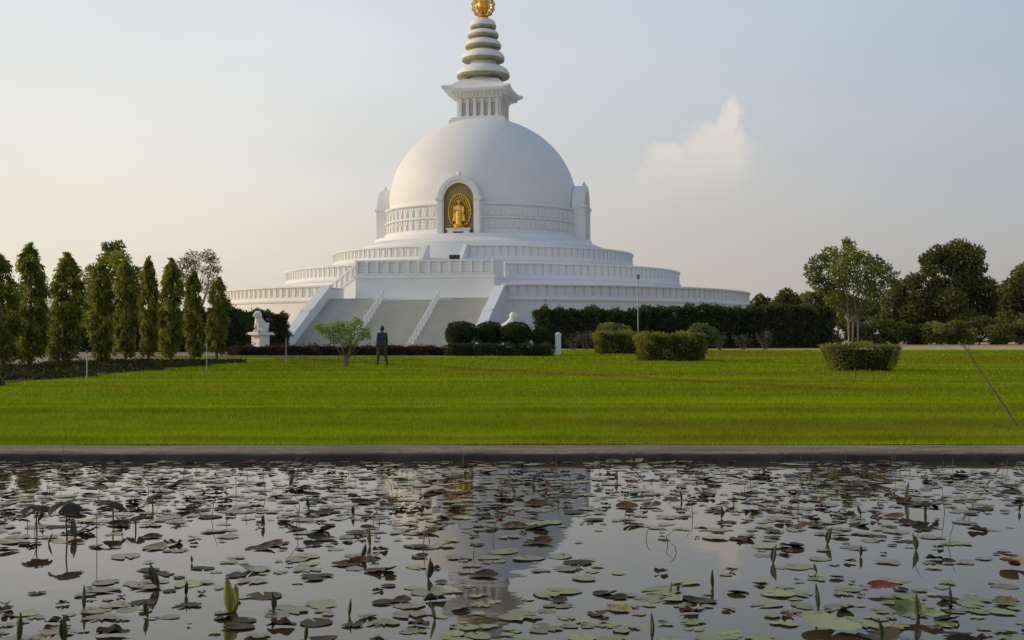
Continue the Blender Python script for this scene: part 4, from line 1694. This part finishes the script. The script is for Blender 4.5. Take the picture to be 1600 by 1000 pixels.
unders = [(1310, 146, 1262, 1350, 496, 'dark undergrowth bush behind the garden tree stems', 'far'), (1375, 148, 1335, 1416, 498, 'dark undergrowth bush right of the garden tree', 'far'),
          (1425, 144, 1398, 1456, 508, 'small dark undergrowth bush left of the light green one', 'darkhedge'), (1472, 143, 1432, 1516, 500, 'light green spreading bush below the largest dark tree', 'hedge'), (1530, 147, 1492, 1570, 496, 'dark undergrowth bush right of the light green one', 'far'),
          (1592, 144, 1548, 1646, 500, 'undergrowth bush at the right edge of the picture', 'far')]
for k, (px, d, x0, x1, yt, lab, mt) in enumerate(unders):
    wild_bush(px, d, x0, x1, yt, lab, mt, 30 + k)

# ------------------------------------------------------------------ poles, posts, stick
d = 88.0
lp = empty('lamp_pole', G(997, d), 0)
tag(lp, 'thin grey lamp pole behind the smaller hedge block', 'lamp')
zt = ZP(436, d) - gz(d)
b = MB(); b.tube([(0, 0, -0.05), (0, 0, 0.25), (0, 0, 0.26), (0, 0, zt)], [0.07, 0.07, 0.045, 0.035], 10); b.obj('pole', M['pole'], lp, smooth=50)
b = MB(); b.lathe([(0.03, zt), (0.10, zt + 0.03), (0.13, zt + 0.10), (0.11, zt + 0.22), (0.15, zt + 0.24), (0.06, zt + 0.32), (0.01, zt + 0.34)], 12); b.obj('lamp_head', M['poledark'], lp, smooth=50)
for px, yb, yt, lab in ((136, 602, 552, 'thin pale post on the lawn near the left trees'), (323, 581, 536, 'thin pale post before the shortest columnar tree'), (447, 570, 530, 'thin pale post on the lawn below the lion')):
    d = lawn_d(yb)
    p = empty('slender_post', G(px, d), 0)
    tag(p, lab, 'post', 'thin posts along the lawn')
    zt = ZP(yt, d) - gz(d)
    b = MB(); b.tube([(0, 0, -0.05), (0, 0, zt)], [0.019, 0.017], 8); b.obj('shaft', M['pole'], p, smooth=50)
    b = MB(); b.lathe([(0.022, zt), (0.034, zt + 0.01), (0.034, zt + 0.06), (0.01, zt + 0.075)], 10); b.obj('cap', M['poledark'], p, smooth=50)
d = lawn_d(592)
b = MB(); b.tube([(0, 0, -0.03), (0.01, 0, 0.15), (0.0, 0.01, 0.34)], [0.022, 0.02, 0.016], 7)
tag(b.obj('stake', M['bark'], None, loc=G(1336, d), smooth=60), 'short brown stake in the grass before the bowl hedge', 'stake')

# leaning dry stalk at the right
d = lawn_d(668)
st = empty('leaning_stalk', G(1594, d), 0)
tag(st, 'long leaning dry stalk with a few shoots at the right edge', 'branch')
tip = Vector(((1516 - 1594) / F * d, 0.25, ZP(540, d)))
b = MB(); limb(b, (0, 0, -0.03), tip, 0.016, 0.007, 0.02, 7, 8); b.obj('stem', M['bark'], st, smooth=60)
b = MB()
P, A = [], []
for k in range(9):
    f = 0.82 + 0.18 * k / 8
    p = tip * f
    q = p + Vector((random.uniform(-0.09, 0.10), random.uniform(-0.06, 0.06), random.uniform(0.02, 0.10)))
    b.tube([p, q], [0.004, 0.002], 4)
    for _ in range(3):
        P.append(tuple(q + Vector((random.uniform(-1, 1), random.uniform(-1, 1), random.uniform(-1, 1))) * 0.02)); A.append((random.uniform(-1, 1), random.uniform(-1, 1), random.uniform(-0.3, 1)))
b.obj('twigs', M['bark'], st)
link('shoots', leaf_mesh('shoots', np.array(P), np.array(A), 0.04, 0.022, M['hedge']), st)['kind'] = 'stuff'
b = MB(); limb(b, (0.0, 0, 0.01), (-0.38, -0.1, 0.02), 0.010, 0.005, 0.03, 6, 4); limb(b, (0.02, 0, 0.02), (0.12, 0.1, 0.15), 0.010, 0.004, 0.05, 6, 4)
b.obj('side_branch', M['bark'], st, smooth=60)

# ------------------------------------------------------------------ ground cover, grass
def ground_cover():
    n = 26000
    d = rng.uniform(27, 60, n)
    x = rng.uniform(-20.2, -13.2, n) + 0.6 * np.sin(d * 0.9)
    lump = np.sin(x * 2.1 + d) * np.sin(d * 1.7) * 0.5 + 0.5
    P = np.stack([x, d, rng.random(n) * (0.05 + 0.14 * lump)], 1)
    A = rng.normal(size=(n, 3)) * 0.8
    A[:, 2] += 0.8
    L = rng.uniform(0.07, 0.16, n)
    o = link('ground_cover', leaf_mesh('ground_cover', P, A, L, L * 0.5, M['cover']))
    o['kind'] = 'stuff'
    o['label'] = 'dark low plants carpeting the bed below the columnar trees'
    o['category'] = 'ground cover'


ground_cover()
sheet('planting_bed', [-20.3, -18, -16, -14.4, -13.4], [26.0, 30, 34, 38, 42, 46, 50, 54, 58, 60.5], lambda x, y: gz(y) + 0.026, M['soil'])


def grass():
    Vs, Rn = [], []
    for (d0, d1, dens, h, w) in ((KB - 0.06, 17.5, 2600, 0.050, 0.0055), (17.5, 24, 1150, 0.055, 0.009), (24, 36, 420, 0.06, 0.016), (36, 58, 110, 0.07, 0.030), (58, 89, 42, 0.085, 0.055)):
        half = d1 * 0.52 + 0.8
        n = int((d1 - d0) * 2 * half * dens)
        x = rng.uniform(-half, half, n)
        y = rng.uniform(d0, d1, n)
        keep = (np.abs(x) < y * 0.52 + 0.8) & ~((x < -13.0) & (y > 26)) & ~((x < 3.0) & (y > 72.0))
        x, y = x[keep], y[keep]
        n = len(x)
        z = np.array([gz(v) for v in y]) if d1 > 50 else np.zeros(n)
        hh = h * rng.uniform(0.45, 1.25, n) * (1 + 0.35 * np.sin(x * 3 + 1.3 * y) * np.sin(y * 2.3))
        tall = rng.random(n) < 0.012
        hh[tall] *= 1.9
        a = rng.random(n) * 6.283
        lean = rng.normal(size=(n, 2)) * 0.45 * hh[:, None]
        V = np.empty((n, 3, 3))
        dx, dy = np.cos(a) * w * 0.5, np.sin(a) * w * 0.5
        V[:, 0] = np.stack([x - dx, y - dy, z], 1)
        V[:, 1] = np.stack([x + dx, y + dy, z], 1)
        V[:, 2] = np.stack([x + lean[:, 0], y + lean[:, 1], z + hh], 1)
        Vs.append(V)
        Rn.append(rng.random(n))
    V = np.concatenate(Vs)
    n = len(V)
    me = bpy.data.meshes.new('grass')
    me.vertices.add(n * 3)
    me.vertices.foreach_set('co', V.reshape(-1).astype(np.float32))
    me.loops.add(n * 3)
    me.loops.foreach_set('vertex_index', np.arange(n * 3, dtype=np.int32))
    me.polygons.add(n)
    me.polygons.foreach_set('loop_start', np.arange(0, n * 3, 3, dtype=np.int32))
    at = me.attributes.new('rnd', 'FLOAT', 'FACE')
    at.data.foreach_set('value', np.concatenate(Rn).astype(np.float32))
    me.materials.append(M['blade'])
    me.update(calc_edges=True)
    o = link('grass', me)
    o['kind'] = 'stuff'
    o['label'] = 'short green mown grass blades of the lawn'
    o['category'] = 'grass'
    print('grass blades', n)


grass()

# ------------------------------------------------------------------ lily pads
def pad_mat(name, a, b_, c_, rough=0.32, spec=0.4):
    m, t, b = new_mat(name)
    oi = t.n('ShaderNodeObjectInfo')
    tc = t.n('ShaderNodeTexCoord')
    n1 = t.noise(tc.outputs['Object'], 7.0, 4, 0.6)
    at = t.n('ShaderNodeAttribute')
    at.attribute_name = 'rnd'
    f = t.math('FRACT', t.math('ADD', oi.outputs['Random'], at.outputs['Fac']))
    c = t.mix(f, a, b_)
    c = t.mix(t.math('MULTIPLY', t.smooth(n1, 0.48, 0.72), 0.7), c, c_)
    t.l(c, b.inputs['Base Color'])
    b.inputs['Roughness'].default_value = rough
    b.inputs['Specular IOR Level'].default_value = spec
    n2 = t.noise(tc.outputs['Object'], 30.0, 3, 0.6)
    bp = t.n('ShaderNodeBump')
    bp.inputs['Strength'].default_value = 0.25
    bp.inputs['Distance'].default_value = 0.006
    t.l(n2, bp.inputs['Height'])
    t.l(bp.outputs[0], b.inputs['Normal'])
    return m


M['pad_green'] = pad_mat('pad_green', (0.125, 0.145, 0.022), (0.280, 0.290, 0.066), (0.170, 0.120, 0.030))
M['pad_olive'] = pad_mat('pad_olive', (0.105, 0.090, 0.028), (0.230, 0.195, 0.070), (0.110, 0.062, 0.022))
M['pad_dark'] = pad_mat('pad_dark', (0.026, 0.021, 0.008), (0.060, 0.044, 0.016), (0.060, 0.026, 0.010), 0.6, 0.2)
M['pad_brown'] = pad_mat('pad_brown', (0.050, 0.021, 0.009), (0.115, 0.050, 0.018), (0.035, 0.022, 0.009), 0.6, 0.2)
M['pad_red'] = pad_mat('pad_red', (0.16, 0.030, 0.018), (0.18, 0.040, 0.02), (0.07, 0.02, 0.012), 0.5, 0.3)
M['pad_yellow'] = pad_mat('pad_yellow', (0.34, 0.20, 0.030), (0.36, 0.24, 0.04), (0.16, 0.08, 0.02), 0.5)
M['shoot'] = pad_mat('shoot_green', (0.030, 0.045, 0.014), (0.075, 0.095, 0.028), (0.05, 0.035, 0.015), 0.5)
M['shoot_bright'] = pad_mat('shoot_bright', (0.19, 0.22, 0.04), (0.24, 0.26, 0.05), (0.14, 0.12, 0.03), 0.5)


def pad_geo(kind, seed):
    """unit-radius notched disc as (verts, faces); kind: flat, curled, withered"""
    r_ = random.Random(seed)
    NS, rings = 22, (0.38, 0.72, 0.92, 1.0)
    ph = [r_.uniform(0, 6.28) for _ in range(6)]
    notch = r_.uniform(0.10, 0.22)
    vs = [(0, 0, 0.004)]
    a_up = r_.uniform(0, 6.28)
    torn = r_.choice((0.0, 0.3, 0.8))
    for ri, rr in enumerate(rings):
        for i in range(NS + 1):
            a = notch + (2 * math.pi - 2 * notch) * i / NS
            k = rr * (1 + 0.09 * math.sin(2 * a + ph[5]) + 0.05 * math.sin(3 * a + ph[0]) + 0.03 * math.sin(5 * a + ph[1]) + (torn * max(0.0, math.sin(4 * a + ph[2]) * math.sin(7 * a + ph[3]) - 0.25) * -1.1 if rr > 0.6 else 0))
            z = (0.012 * math.sin(2 * a + ph[2]) * rr + 0.010 * math.sin(7 * a + ph[3]) * rr * rr) * (0.35 if kind == 'flat' else 1.0)
            x, y = k * math.cos(a), k * math.sin(a)
            if kind == 'flat':
                z += 0.014 * rr ** 6 * (1 + math.sin(3 * a + ph[4]))
            elif kind == 'curled':
                w = max(0.0, math.cos(a - a_up)) ** 1.2
                lift = 0.26 * w * rr ** 2.6
                z += lift + 0.05 * rr ** 5
                x -= 0.25 * lift * math.cos(a_up)
                y -= 0.25 * lift * math.sin(a_up)
            else:
                z += 0.26 * rr ** 1.5 * abs(math.sin(a * 1.0 + ph[4])) + 0.10 * rr * math.sin(5 * a + ph[5]) * rr + 0.04
                sh = 1 - 0.28 * rr * abs(math.sin(a + ph[4]))
                x *= sh
                y *= sh * 0.92
            vs.append((x, y, z))
    m = NS + 1
    fs = [(0, 1 + i, 2 + i) for i in range(NS)]
    for q in range(len(rings) - 1):
        for i in range(NS):
            fs.append((1 + q * m + i, 1 + (q + 1) * m + i, 1 + (q + 1) * m + i + 1, 1 + q * m + i + 1))
    return vs, fs


def pad_mesh(name, kind, seed, mat):
    vs, fs = pad_geo(kind, seed)
    me = bpy.data.meshes.new(name)
    me.from_pydata(vs, [], fs)
    me.materials.append(M[mat])
    me.shade_smooth()
    return me


PADS = {}
for kind, nm, mats in (('flat', 'lily_pad', ('pad_green', 'pad_olive', 'pad_dark')), ('curled', 'curled_pad', ('pad_olive', 'pad_dark', 'pad_brown')), ('withered', 'withered_pad', ('pad_dark', 'pad_brown'))):
    for mt in mats:
        PADS[(kind, mt)] = [pad_mesh(nm, kind, 10 * i + len(PADS), mt) for i in range(7)]


def water_at(px, py):
    d = (CAMZ - WATER_Z) * F / (py - HOR)
    return (px - 800) / F * d, d


def pad_density(px, py):
    def row(*stops):
        return float(np.interp(px, [p for p, _ in stops], [v for _, v in stops]))
    bands = [(722, row((0, 1.0), (480, 0.9), (620, 0.6), (760, 0.7), (1000, 0.7), (1250, 1.0), (1600, 0.8))),
             (775, row((0, 0.9), (450, 0.75), (600, 0.6), (740, 0.8), (900, 0.55), (1050, 0.45), (1250, 0.95), (1450, 0.7), (1600, 0.5))),
             (825, row((0, 0.40), (300, 0.24), (600, 0.60), (760, 0.6), (900, 0.16), (1050, 0.10), (1230, 0.45), (1400, 0.36), (1600, 0.22))),
             (865, row((0, 0.14), (300, 0.10), (560, 0.18), (760, 0.20), (900, 0.08), (1050, 0.07), (1250, 0.32), (1450, 0.20), (1600, 0.22))),
             (915, row((0, 0.38), (400, 0.32), (560, 0.12), (750, 0.40), (880, 0.22), (1100, 0.30), (1350, 0.28), (1600, 0.42))),
             (960, row((0, 0.85), (300, 0.75), (470, 0.35), (600, 0.30), (720, 0.65), (900, 0.75), (1050, 0.85), (1300, 0.9), (1600, 0.95))),
             (1010, row((0, 0.8), (350, 0.8), (480, 0.3), (640, 0.35), (760, 0.9), (900, 0.95), (1050, 0.8), (1200, 0.95), (1600, 1.0)))]
    return float(np.interp(py, [b[0] for b in bands], [b[1] for b in bands]))


rp = random.Random(2024)
pads = []
tries = 0
d_near, d_far = 4.7, KF - 0.12
while tries < 22000:
    tries += 1
    d = math.sqrt(rp.uniform(d_near ** 2, d_far ** 2))
    x = rp.uniform(-1, 1) * d * 0.60
    px = 800 + x / d * F
    py = HOR + (CAMZ - WATER_Z) * F / d
    den = pad_density(px, py)
    # clumps and open leads
    cl_ = mnoise.noise((x * 1.3, d * 0.75, 3.3))
    if rp.random() > den * (0.70 + 1.3 * cl_) * 0.62:
        continue
    r = (0.026 + 0.072 * rp.random() ** 1.5) * (1.15 if py > 930 else 1.0)
    if any((x - q[0]) ** 2 + (d - q[1]) ** 2 < (0.72 * (r + q[2])) ** 2 for q in pads):
        continue
    u = rp.random()
    near_right = py > 885 and px > 640
    brown_zone = 560 < px < 860 and 750 < py < 850
    if near_right:
        kind, mt = ('flat', 'pad_green') if u < 0.66 else ('flat', 'pad_olive') if u < 0.80 else ('curled', rp.choice(('pad_olive', 'pad_dark'))) if u < 0.92 else ('withered', rp.choice(('pad_brown', 'pad_dark')))
    elif brown_zone:
        kind, mt = ('flat', 'pad_olive') if u < 0.35 else ('flat', 'pad_green') if u < 0.5 else ('curled', 'pad_brown') if u < 0.78 else ('withered', 'pad_brown')
    else:
        kind, mt = ('flat', 'pad_olive') if u < 0.34 else ('flat', 'pad_green') if u < 0.48 else ('flat', 'pad_dark') if u < 0.62 else ('curled', rp.choice(('pad_dark', 'pad_olive', 'pad_dark', 'pad_brown'))) if u < 0.82 else ('withered', rp.choice(('pad_dark', 'pad_dark', 'pad_brown')))
    if kind == 'withered':
        r *= 0.55 + 0.4 * rp.random()
    pads.append((x, d, r, kind, mt, px, py))
print('pads', len(pads))
# the ones that show largest stay individuals, the rest are one mass
pads.sort(key=lambda q: -(q[2] / q[1]) ** 2 * (1.0 / q[1]))
vis = [q for q in pads if -20 < q[5] < 1620 and q[6] < 1012]
single = vis[:285]
sset = set(id(q) for q in single)
rest = [q for q in pads if id(q) not in sset]
COLW = {'pad_green': 'green', 'pad_olive': 'dull olive', 'pad_dark': 'blackish', 'pad_brown': 'reddish brown'}
KNW = {'flat': 'flat', 'curled': 'curled', 'withered': 'withered'}
rowz = [(775, 'close below the stone coping'), (835, 'in the far pond'), (890, 'in mid pond'), (945, 'in the near pond'), (1100, 'along the bottom edge')]
colz = [(270, 'at far left'), (560, 'at left'), (800, 'left of centre'), (1060, 'right of centre'), (1330, 'at right'), (1700, 'at far right')]
cells = {}
for q in single:
    rz_ = next(w for lim, w in rowz if q[6] < lim)
    cz_ = next(w for lim, w in colz if q[5] < lim)
    cells.setdefault((q[3], q[4], rz_, cz_), []).append(q)
ordw = ['leftmost', 'second from left', 'third from left', 'fourth from left', 'fifth from left', 'sixth from left', 'seventh from left', 'eighth from left', 'ninth from left', 'tenth from left', 'eleventh from left', 'twelfth from left', 'thirteenth from left', 'fourteenth from left', 'fifteenth from left', 'sixteenth from left', 'seventeenth from left', 'eighteenth from left']
for (kind, mt, rz_, cz_), lst in cells.items():
    lst.sort(key=lambda q: q[5])
    for i, q in enumerate(lst):
        x, d, r, _, _, px, py = q
        me = rp.choice(PADS[(kind, mt)])
        o = link(me.name.split('.')[0], me, None, (x, d, WATER_Z + 0.002 + rp.random() * 0.005), (rp.uniform(-0.04, 0.04), rp.uniform(-0.04, 0.04), rp.uniform(0, 6.28)), (r, r * rp.uniform(0.85, 1.1), r))
        lab = f'{KNW[kind]} {COLW[mt]} lily pad {cz_} {rz_}'
        if len(lst) > 1:
            lab += ', ' + ordw[min(i, 17)]
        tag(o, lab, 'lily pad', 'lily pads floating on the pond')


def pad_mass():
    V, Fc, Rn = [], [], []
    mats = ['pad_green', 'pad_olive', 'pad_dark', 'pad_brown']
    mi = []
    for j, (x, d, r, kind, mt, px, py) in enumerate(rest):
        vs, fs = pad_geo(kind, 500 + j % 24)
        a = rp.uniform(0, 6.28)
        ca, sa = math.cos(a), math.sin(a)
        b0 = len(V)
        zz = WATER_Z + 0.002 + rp.random() * 0.005
        V += [(x + r * (vx * ca - vy * sa), d + r * (vx * sa + vy * ca), zz + r * vz) for vx, vy, vz in vs]
        Fc += [tuple(b0 + i for i in f) for f in fs]
        v = rp.random()
        Rn += [v] * len(fs)
        mi += [mats.index(mt)] * len(fs)
    me = bpy.data.meshes.new('small_lily_pads')
    me.from_pydata(V, [], Fc)
    for m in mats:
        me.materials.append(M[m])
    me.polygons.foreach_set('material_index', mi)
    at = me.attributes.new('rnd', 'FLOAT', 'FACE')
    at.data.foreach_set('value', Rn)
    me.shade_smooth()
    o = link('small_lily_pads', me)
    tag(o, 'many small distant lily pads crowded on the far water', 'lily pads', None, 'stuff')


pad_mass()

# a few pads that stand out
for (px, py, r, kind, mt, lab) in ((1378, 926, 0.075, 'curled', 'pad_red', 'bright red curled lily pad at lower right of the pond'),
                                   (1590, 886, 0.10, 'curled', 'pad_yellow', 'orange yellow curled lily pad at the right edge of the pond'),
                                   (1298, 983, 0.13, 'flat', 'pad_green', 'largest flat green lily pad near the bottom right edge'),
                                   (1432, 968, 0.12, 'curled', 'pad_green', 'large green lily pad with raised rim below the red one')):
    x, d = water_at(px, py)
    me = pad_mesh('lily_pad', kind, 77 + px, mt)
    o = link('lily_pad', me, None, (x, d, WATER_Z + 0.03), (0.05, 0.0, 4.6 if kind == 'curled' else 1.0), (r, r, r))
    tag(o, lab, 'lily pad', 'lily pads floating on the pond')


# furled leaves standing out of the water
def furled(seed, mat):
    r_ = random.Random(seed)
    b = MB()
    bend = r_.uniform(-0.25, 0.25)
    pts, rad = [], []
    for i in range(8):
        f = i / 7
        pts.append((bend * f * f, 0.06 * math.sin(3 * f), -0.25 + 1.25 * f))
        rad.append(0.03 + 0.13 * math.sin(math.pi * min(1, max(0, (f - 0.15) / 0.85)) ** 0.8) * (1 if f > 0.15 else 0))
    b.tube(pts, [max(0.015, q) for q in rad], 7)
    # loose flap down one side
    vs, fs = [], []
    for i in range(6):
        f = 0.3 + 0.6 * i / 5
        c = Vector((bend * f * f, 0, -0.25 + 1.25 * f))
        w = 0.20 * math.sin(math.pi * i / 5) + 0.02
        vs += [tuple(c + Vector((0.06, -0.05, 0))), tuple(c + Vector((0.06 + w, -0.10 - 0.3 * w, -0.03)))]
    for i in range(5):
        fs.append((2 * i, 2 * i + 1, 2 * i + 3, 2 * i + 2))
    b.add(vs, fs)
    me = b.mesh('furled_leaf', M[mat], 60, recalc=False)
    return me


FUR = [furled(i, 'shoot') for i in range(4)]
FB = [furled(9, 'shoot_bright'), furled(10, 'shoot_bright')]
furl = [(247, 918, 0.15), (300, 880, 0.05), (60, 815, 0.11), (117, 842, 0.14), (76, 850, 0.08), (1000, 858, 0.0), (544, 842, 0.0), (578, 853, 0.12), (565, 872, 0.10), (670, 905, 0.13), (428, 955, 0.10), (545, 962, 0.09), (679, 970, 0.10),
        (478, 1002, 0.08), (230, 965, 0.09), (132, 950, 0.12), (290, 930, 0.09), (1114, 918, 0.11), (1047, 925, 0.06), (1058, 925, 0.05), (1128, 810, 0.10), (1065, 782, 0.09), (1147, 788, 0.08), (1278, 950, 0.13), (1435, 968, 0.13),
        (1018, 998, 0.12), (1207, 880, 0.12), (1292, 850, 0.12), (1432, 860, 0.12), (1487, 940, 0.09), (834, 756, 0.10), (964, 752, 0.11), (453, 760, 0.11), (482, 795, 0.10), (552, 805, 0.09), (727, 745, 0.08), (412, 822, 0.09),
        (1345, 805, 0.09), (1415, 785, 0.18), (1447, 800, 0.10), (1276, 895, 0.06), (1345, 870, 0.08), (30, 1000, 0.14), (100, 1004, 0.13), (1378, 1000, 0.10), (805, 772, 0.08), (660, 800, 0.07), (1593, 800, 0.08)]
fcells = {}
for (px, py, h) in furl:
    if h <= 0:
        continue
    x, d = water_at(px, py)
    hh = h * 0.9
    rz_ = next(w for lim, w in rowz if py < lim)
    cz_ = next(w for lim, w in colz if px < lim)
    me = rp.choice(FUR)
    o = link('furled_leaf', me, None, (x, d, WATER_Z), (rp.uniform(-0.2, 0.2), rp.uniform(-0.25, 0.25), rp.uniform(0, 6.28)), (hh * 0.62, hh * 0.62, hh))
    fcells.setdefault((rz_, cz_), []).append((px, o))
for (rz_, cz_), lst in fcells.items():
    lst.sort(key=lambda q: q[0])
    for i, (px, o) in enumerate(lst):
        tag(o, f'dark furled leaf standing upright {cz_} {rz_}' + (', ' + ordw[i] if len(lst) > 1 else ''), 'leaf', 'furled leaves standing out of the water')
for i, (px, py, h) in enumerate(((360, 958, 0.17), (368, 956, 0.13))):
    x, d = water_at(px, py)
    o = link('furled_leaf', FB[i], None, (x, d, WATER_Z), (0.05, -0.08 + 0.2 * i, i * 2.0), (h, h, h))
    tag(o, 'taller bright yellow green furled leaf at lower left' if i == 0 else 'shorter bright yellow green furled leaf at lower left', 'leaf', 'furled leaves standing out of the water')

# leaves held above the water on stems
bl = MB()
vs, fs = pad_geo('flat', 901)
bl.add([(x, y, -0.35 * (x * x + y * y) + 0.2 * z + 0.06 * math.sin(4 * math.atan2(y, x))) for x, y, z in vs], fs)
blade = bl.mesh('blade', M['pad_dark'], 60, recalc=False)
stands = [(178, 820, 0.16, 0.10, 'round leaf held on a stem, third from the left edge of the pond'), (105, 846, 0.24, 0.11, 'round drooping leaf on a tall stem at left of the pond'), (58, 838, 0.20, 0.10, 'round leaf on a stem nearest the left edge of the pond'),
          (212, 828, 0.09, 0.07, 'small round leaf on a short stem at left of the pond'), (1444, 806, 0.10, 0.10, 'round leaf raised on a stem at right of the pond'), (240, 800, 0.12, 0.06, 'narrow leaf on a stem fourth from left under the coping')]
for (px, py, h, r, lab) in stands:
    x, d = water_at(px, py)
    root = empty('standing_leaf', (x, d, WATER_Z), rp.uniform(0, 6))
    tag(root, lab, 'leaf', 'leaves held above the water on stems')
    b = MB(); b.tube([(0, 0, -0.02), (0.01, 0, h * 0.5), (0, 0.005, h)], [0.006, 0.005, 0.004], 6); b.obj('stem', M['shoot'], root, smooth=60)
    link('blade', blade, root, (0, 0, h), (rp.uniform(-0.3, 0.3), rp.uniform(-0.3, 0.3), 0), (r, r, r))

# thin dead stems standing in the water
b = MB()
for k in range(150):
    py = 724 + 150 * rp.random() ** 1.5
    px = rp.uniform(-20, 1620)
    if rp.random() > pad_density(px, py) + 0.15:
        continue
    x, d = water_at(px, py)
    h = rp.uniform(0.05, 0.20)
    b.tube([(x, d, WATER_Z - 0.02), (x + rp.uniform(-0.02, 0.02), d, WATER_Z + h * 0.6), (x + rp.uniform(-0.05, 0.05), d + rp.uniform(-0.03, 0.03), WATER_Z + h)], [0.0028, 0.0024, 0.0015], 4)
o = b.obj('reed_stems', M['shoot'])
tag(o, 'thin dark stems standing in the pond water', 'stems', None, 'stuff')

# ------------------------------------------------------------------ the person on the lawn
d = lawn_d(572.5)
per = empty('person', G(597, d), R(28))
tag(per, 'person in dark clothes standing on the lawn with arms hanging', 'person')
M['skin'] = simple('skin', (0.16, 0.085, 0.055), 0.55)
M['hair'] = simple('hair', (0.012, 0.010, 0.009), 0.5)
M['shirt'] = simple('dark_shirt', (0.040, 0.050, 0.080), 0.85)
M['trousers'] = simple('dark_trousers', (0.060, 0.052, 0.045), 0.85)
M['shoe'] = simple('shoe', (0.012, 0.011, 0.010), 0.5)


def arm(b, s, grow=0.0, upto=2):
    sh, el, wr = (s * 0.168, 0.0, 1.372), (s * 0.212, -0.025, 1.09), (s * 0.218, 0.04, 0.85)
    b.caps(sh, el, 0.052 + grow, 0.041 + grow)
    if upto > 1:
        b.caps(el, wr, 0.040 + grow, 0.027 + grow)
    return wr


b = MB()
b.ell((0, 0.0, 1.575), (0.080, 0.100, 0.125), 16, 12)
b.ell((0, 0.085, 1.545), (0.045, 0.03, 0.05), 10, 8)
b.ell((0, 0.105, 1.565), (0.014, 0.022, 0.024), 8, 6)
for s in (-1, 1):
    b.ell((s * 0.077, 0.0, 1.57), (0.014, 0.022, 0.034), 8, 6)
b.caps((0, -0.01, 1.38), (0, 0.0, 1.50), 0.058, 0.052)
b.ell((0, 0, 1.20), (0.148, 0.10, 0.24), 16, 12)
b.ell((0, 0, 1.355), (0.16, 0.082, 0.075), 16, 10)
b.ell((0, 0, 0.94), (0.16, 0.105, 0.15), 16, 10)
for s in (-1, 1):
    wr = arm(b, s)
    b.ell((s * 0.222, 0.065, 0.80), (0.018, 0.038, 0.052), 10, 8)
    for k in range(4):
        fy = 0.038 + 0.019 * k
        ln_ = (0.062, 0.074, 0.070, 0.054)[k]
        b.caps((s * 0.222, fy, 0.765), (s * 0.216, fy + 0.006, 0.765 - ln_ * 0.55), 0.0092, 0.0088, 7)
        b.caps((s * 0.216, fy + 0.006, 0.765 - ln_ * 0.55), (s * 0.202, fy + 0.010, 0.765 - ln_), 0.0088, 0.0078, 7)
    b.caps((s * 0.218, 0.098, 0.815), (s * 0.208, 0.118, 0.775), 0.0105, 0.009, 7)
    b.caps((s * 0.10, 0.0, 0.90), (s * 0.132, 0.02 - s * 0.09, 0.48), 0.085, 0.056)
    b.caps((s * 0.132, 0.02 - s * 0.09, 0.48), (s * 0.160, -0.02 - s * 0.13, 0.09), 0.053, 0.036)
    b.caps((s * 0.160, -0.04 - s * 0.13, 0.045), (s * 0.172, 0.13 - s * 0.13, 0.035), 0.040, 0.032)
remeshed(b, 'body', M['skin'], 0.0085, per, 2)
b = MB()
b.ell((0, 0, 1.19), (0.162, 0.115, 0.27), 16, 12)
b.ell((0, 0, 1.36), (0.172, 0.095, 0.085), 16, 10)
b.ell((0, 0, 0.97), (0.164, 0.120, 0.10), 16, 10)
for s in (-1, 1):
    arm(b, s, 0.014, 2)
remeshed(b, 'shirt', M['shirt'], 0.013, per, 2)
b = MB()
b.ell((0, 0, 0.93), (0.170, 0.115, 0.13), 16, 10)
for s in (-1, 1):
    b.caps((s * 0.095, 0.0, 0.90), (s * 0.132, 0.02 - s * 0.09, 0.48), 0.097, 0.070)
    b.caps((s * 0.132, 0.02 - s * 0.09, 0.48), (s * 0.160, -0.02 - s * 0.13, 0.12), 0.068, 0.058)
remeshed(b, 'trousers', M['trousers'], 0.013, per, 2)
b = MB()
b.ell((0, -0.014, 1.605), (0.094, 0.108, 0.112), 14, 10)
hair = remeshed(b, 'hair', M['hair'], 0.012, per, 1)
for s in (-1, 1):
    b = MB()
    b.caps((s * 0.160, -0.045 - s * 0.13, 0.046), (s * 0.172, 0.135 - s * 0.13, 0.038), 0.047, 0.040)
    remeshed(b, 'shoe', M['shoe'], 0.012, per, 1)
# keep the figure's feet on the turf
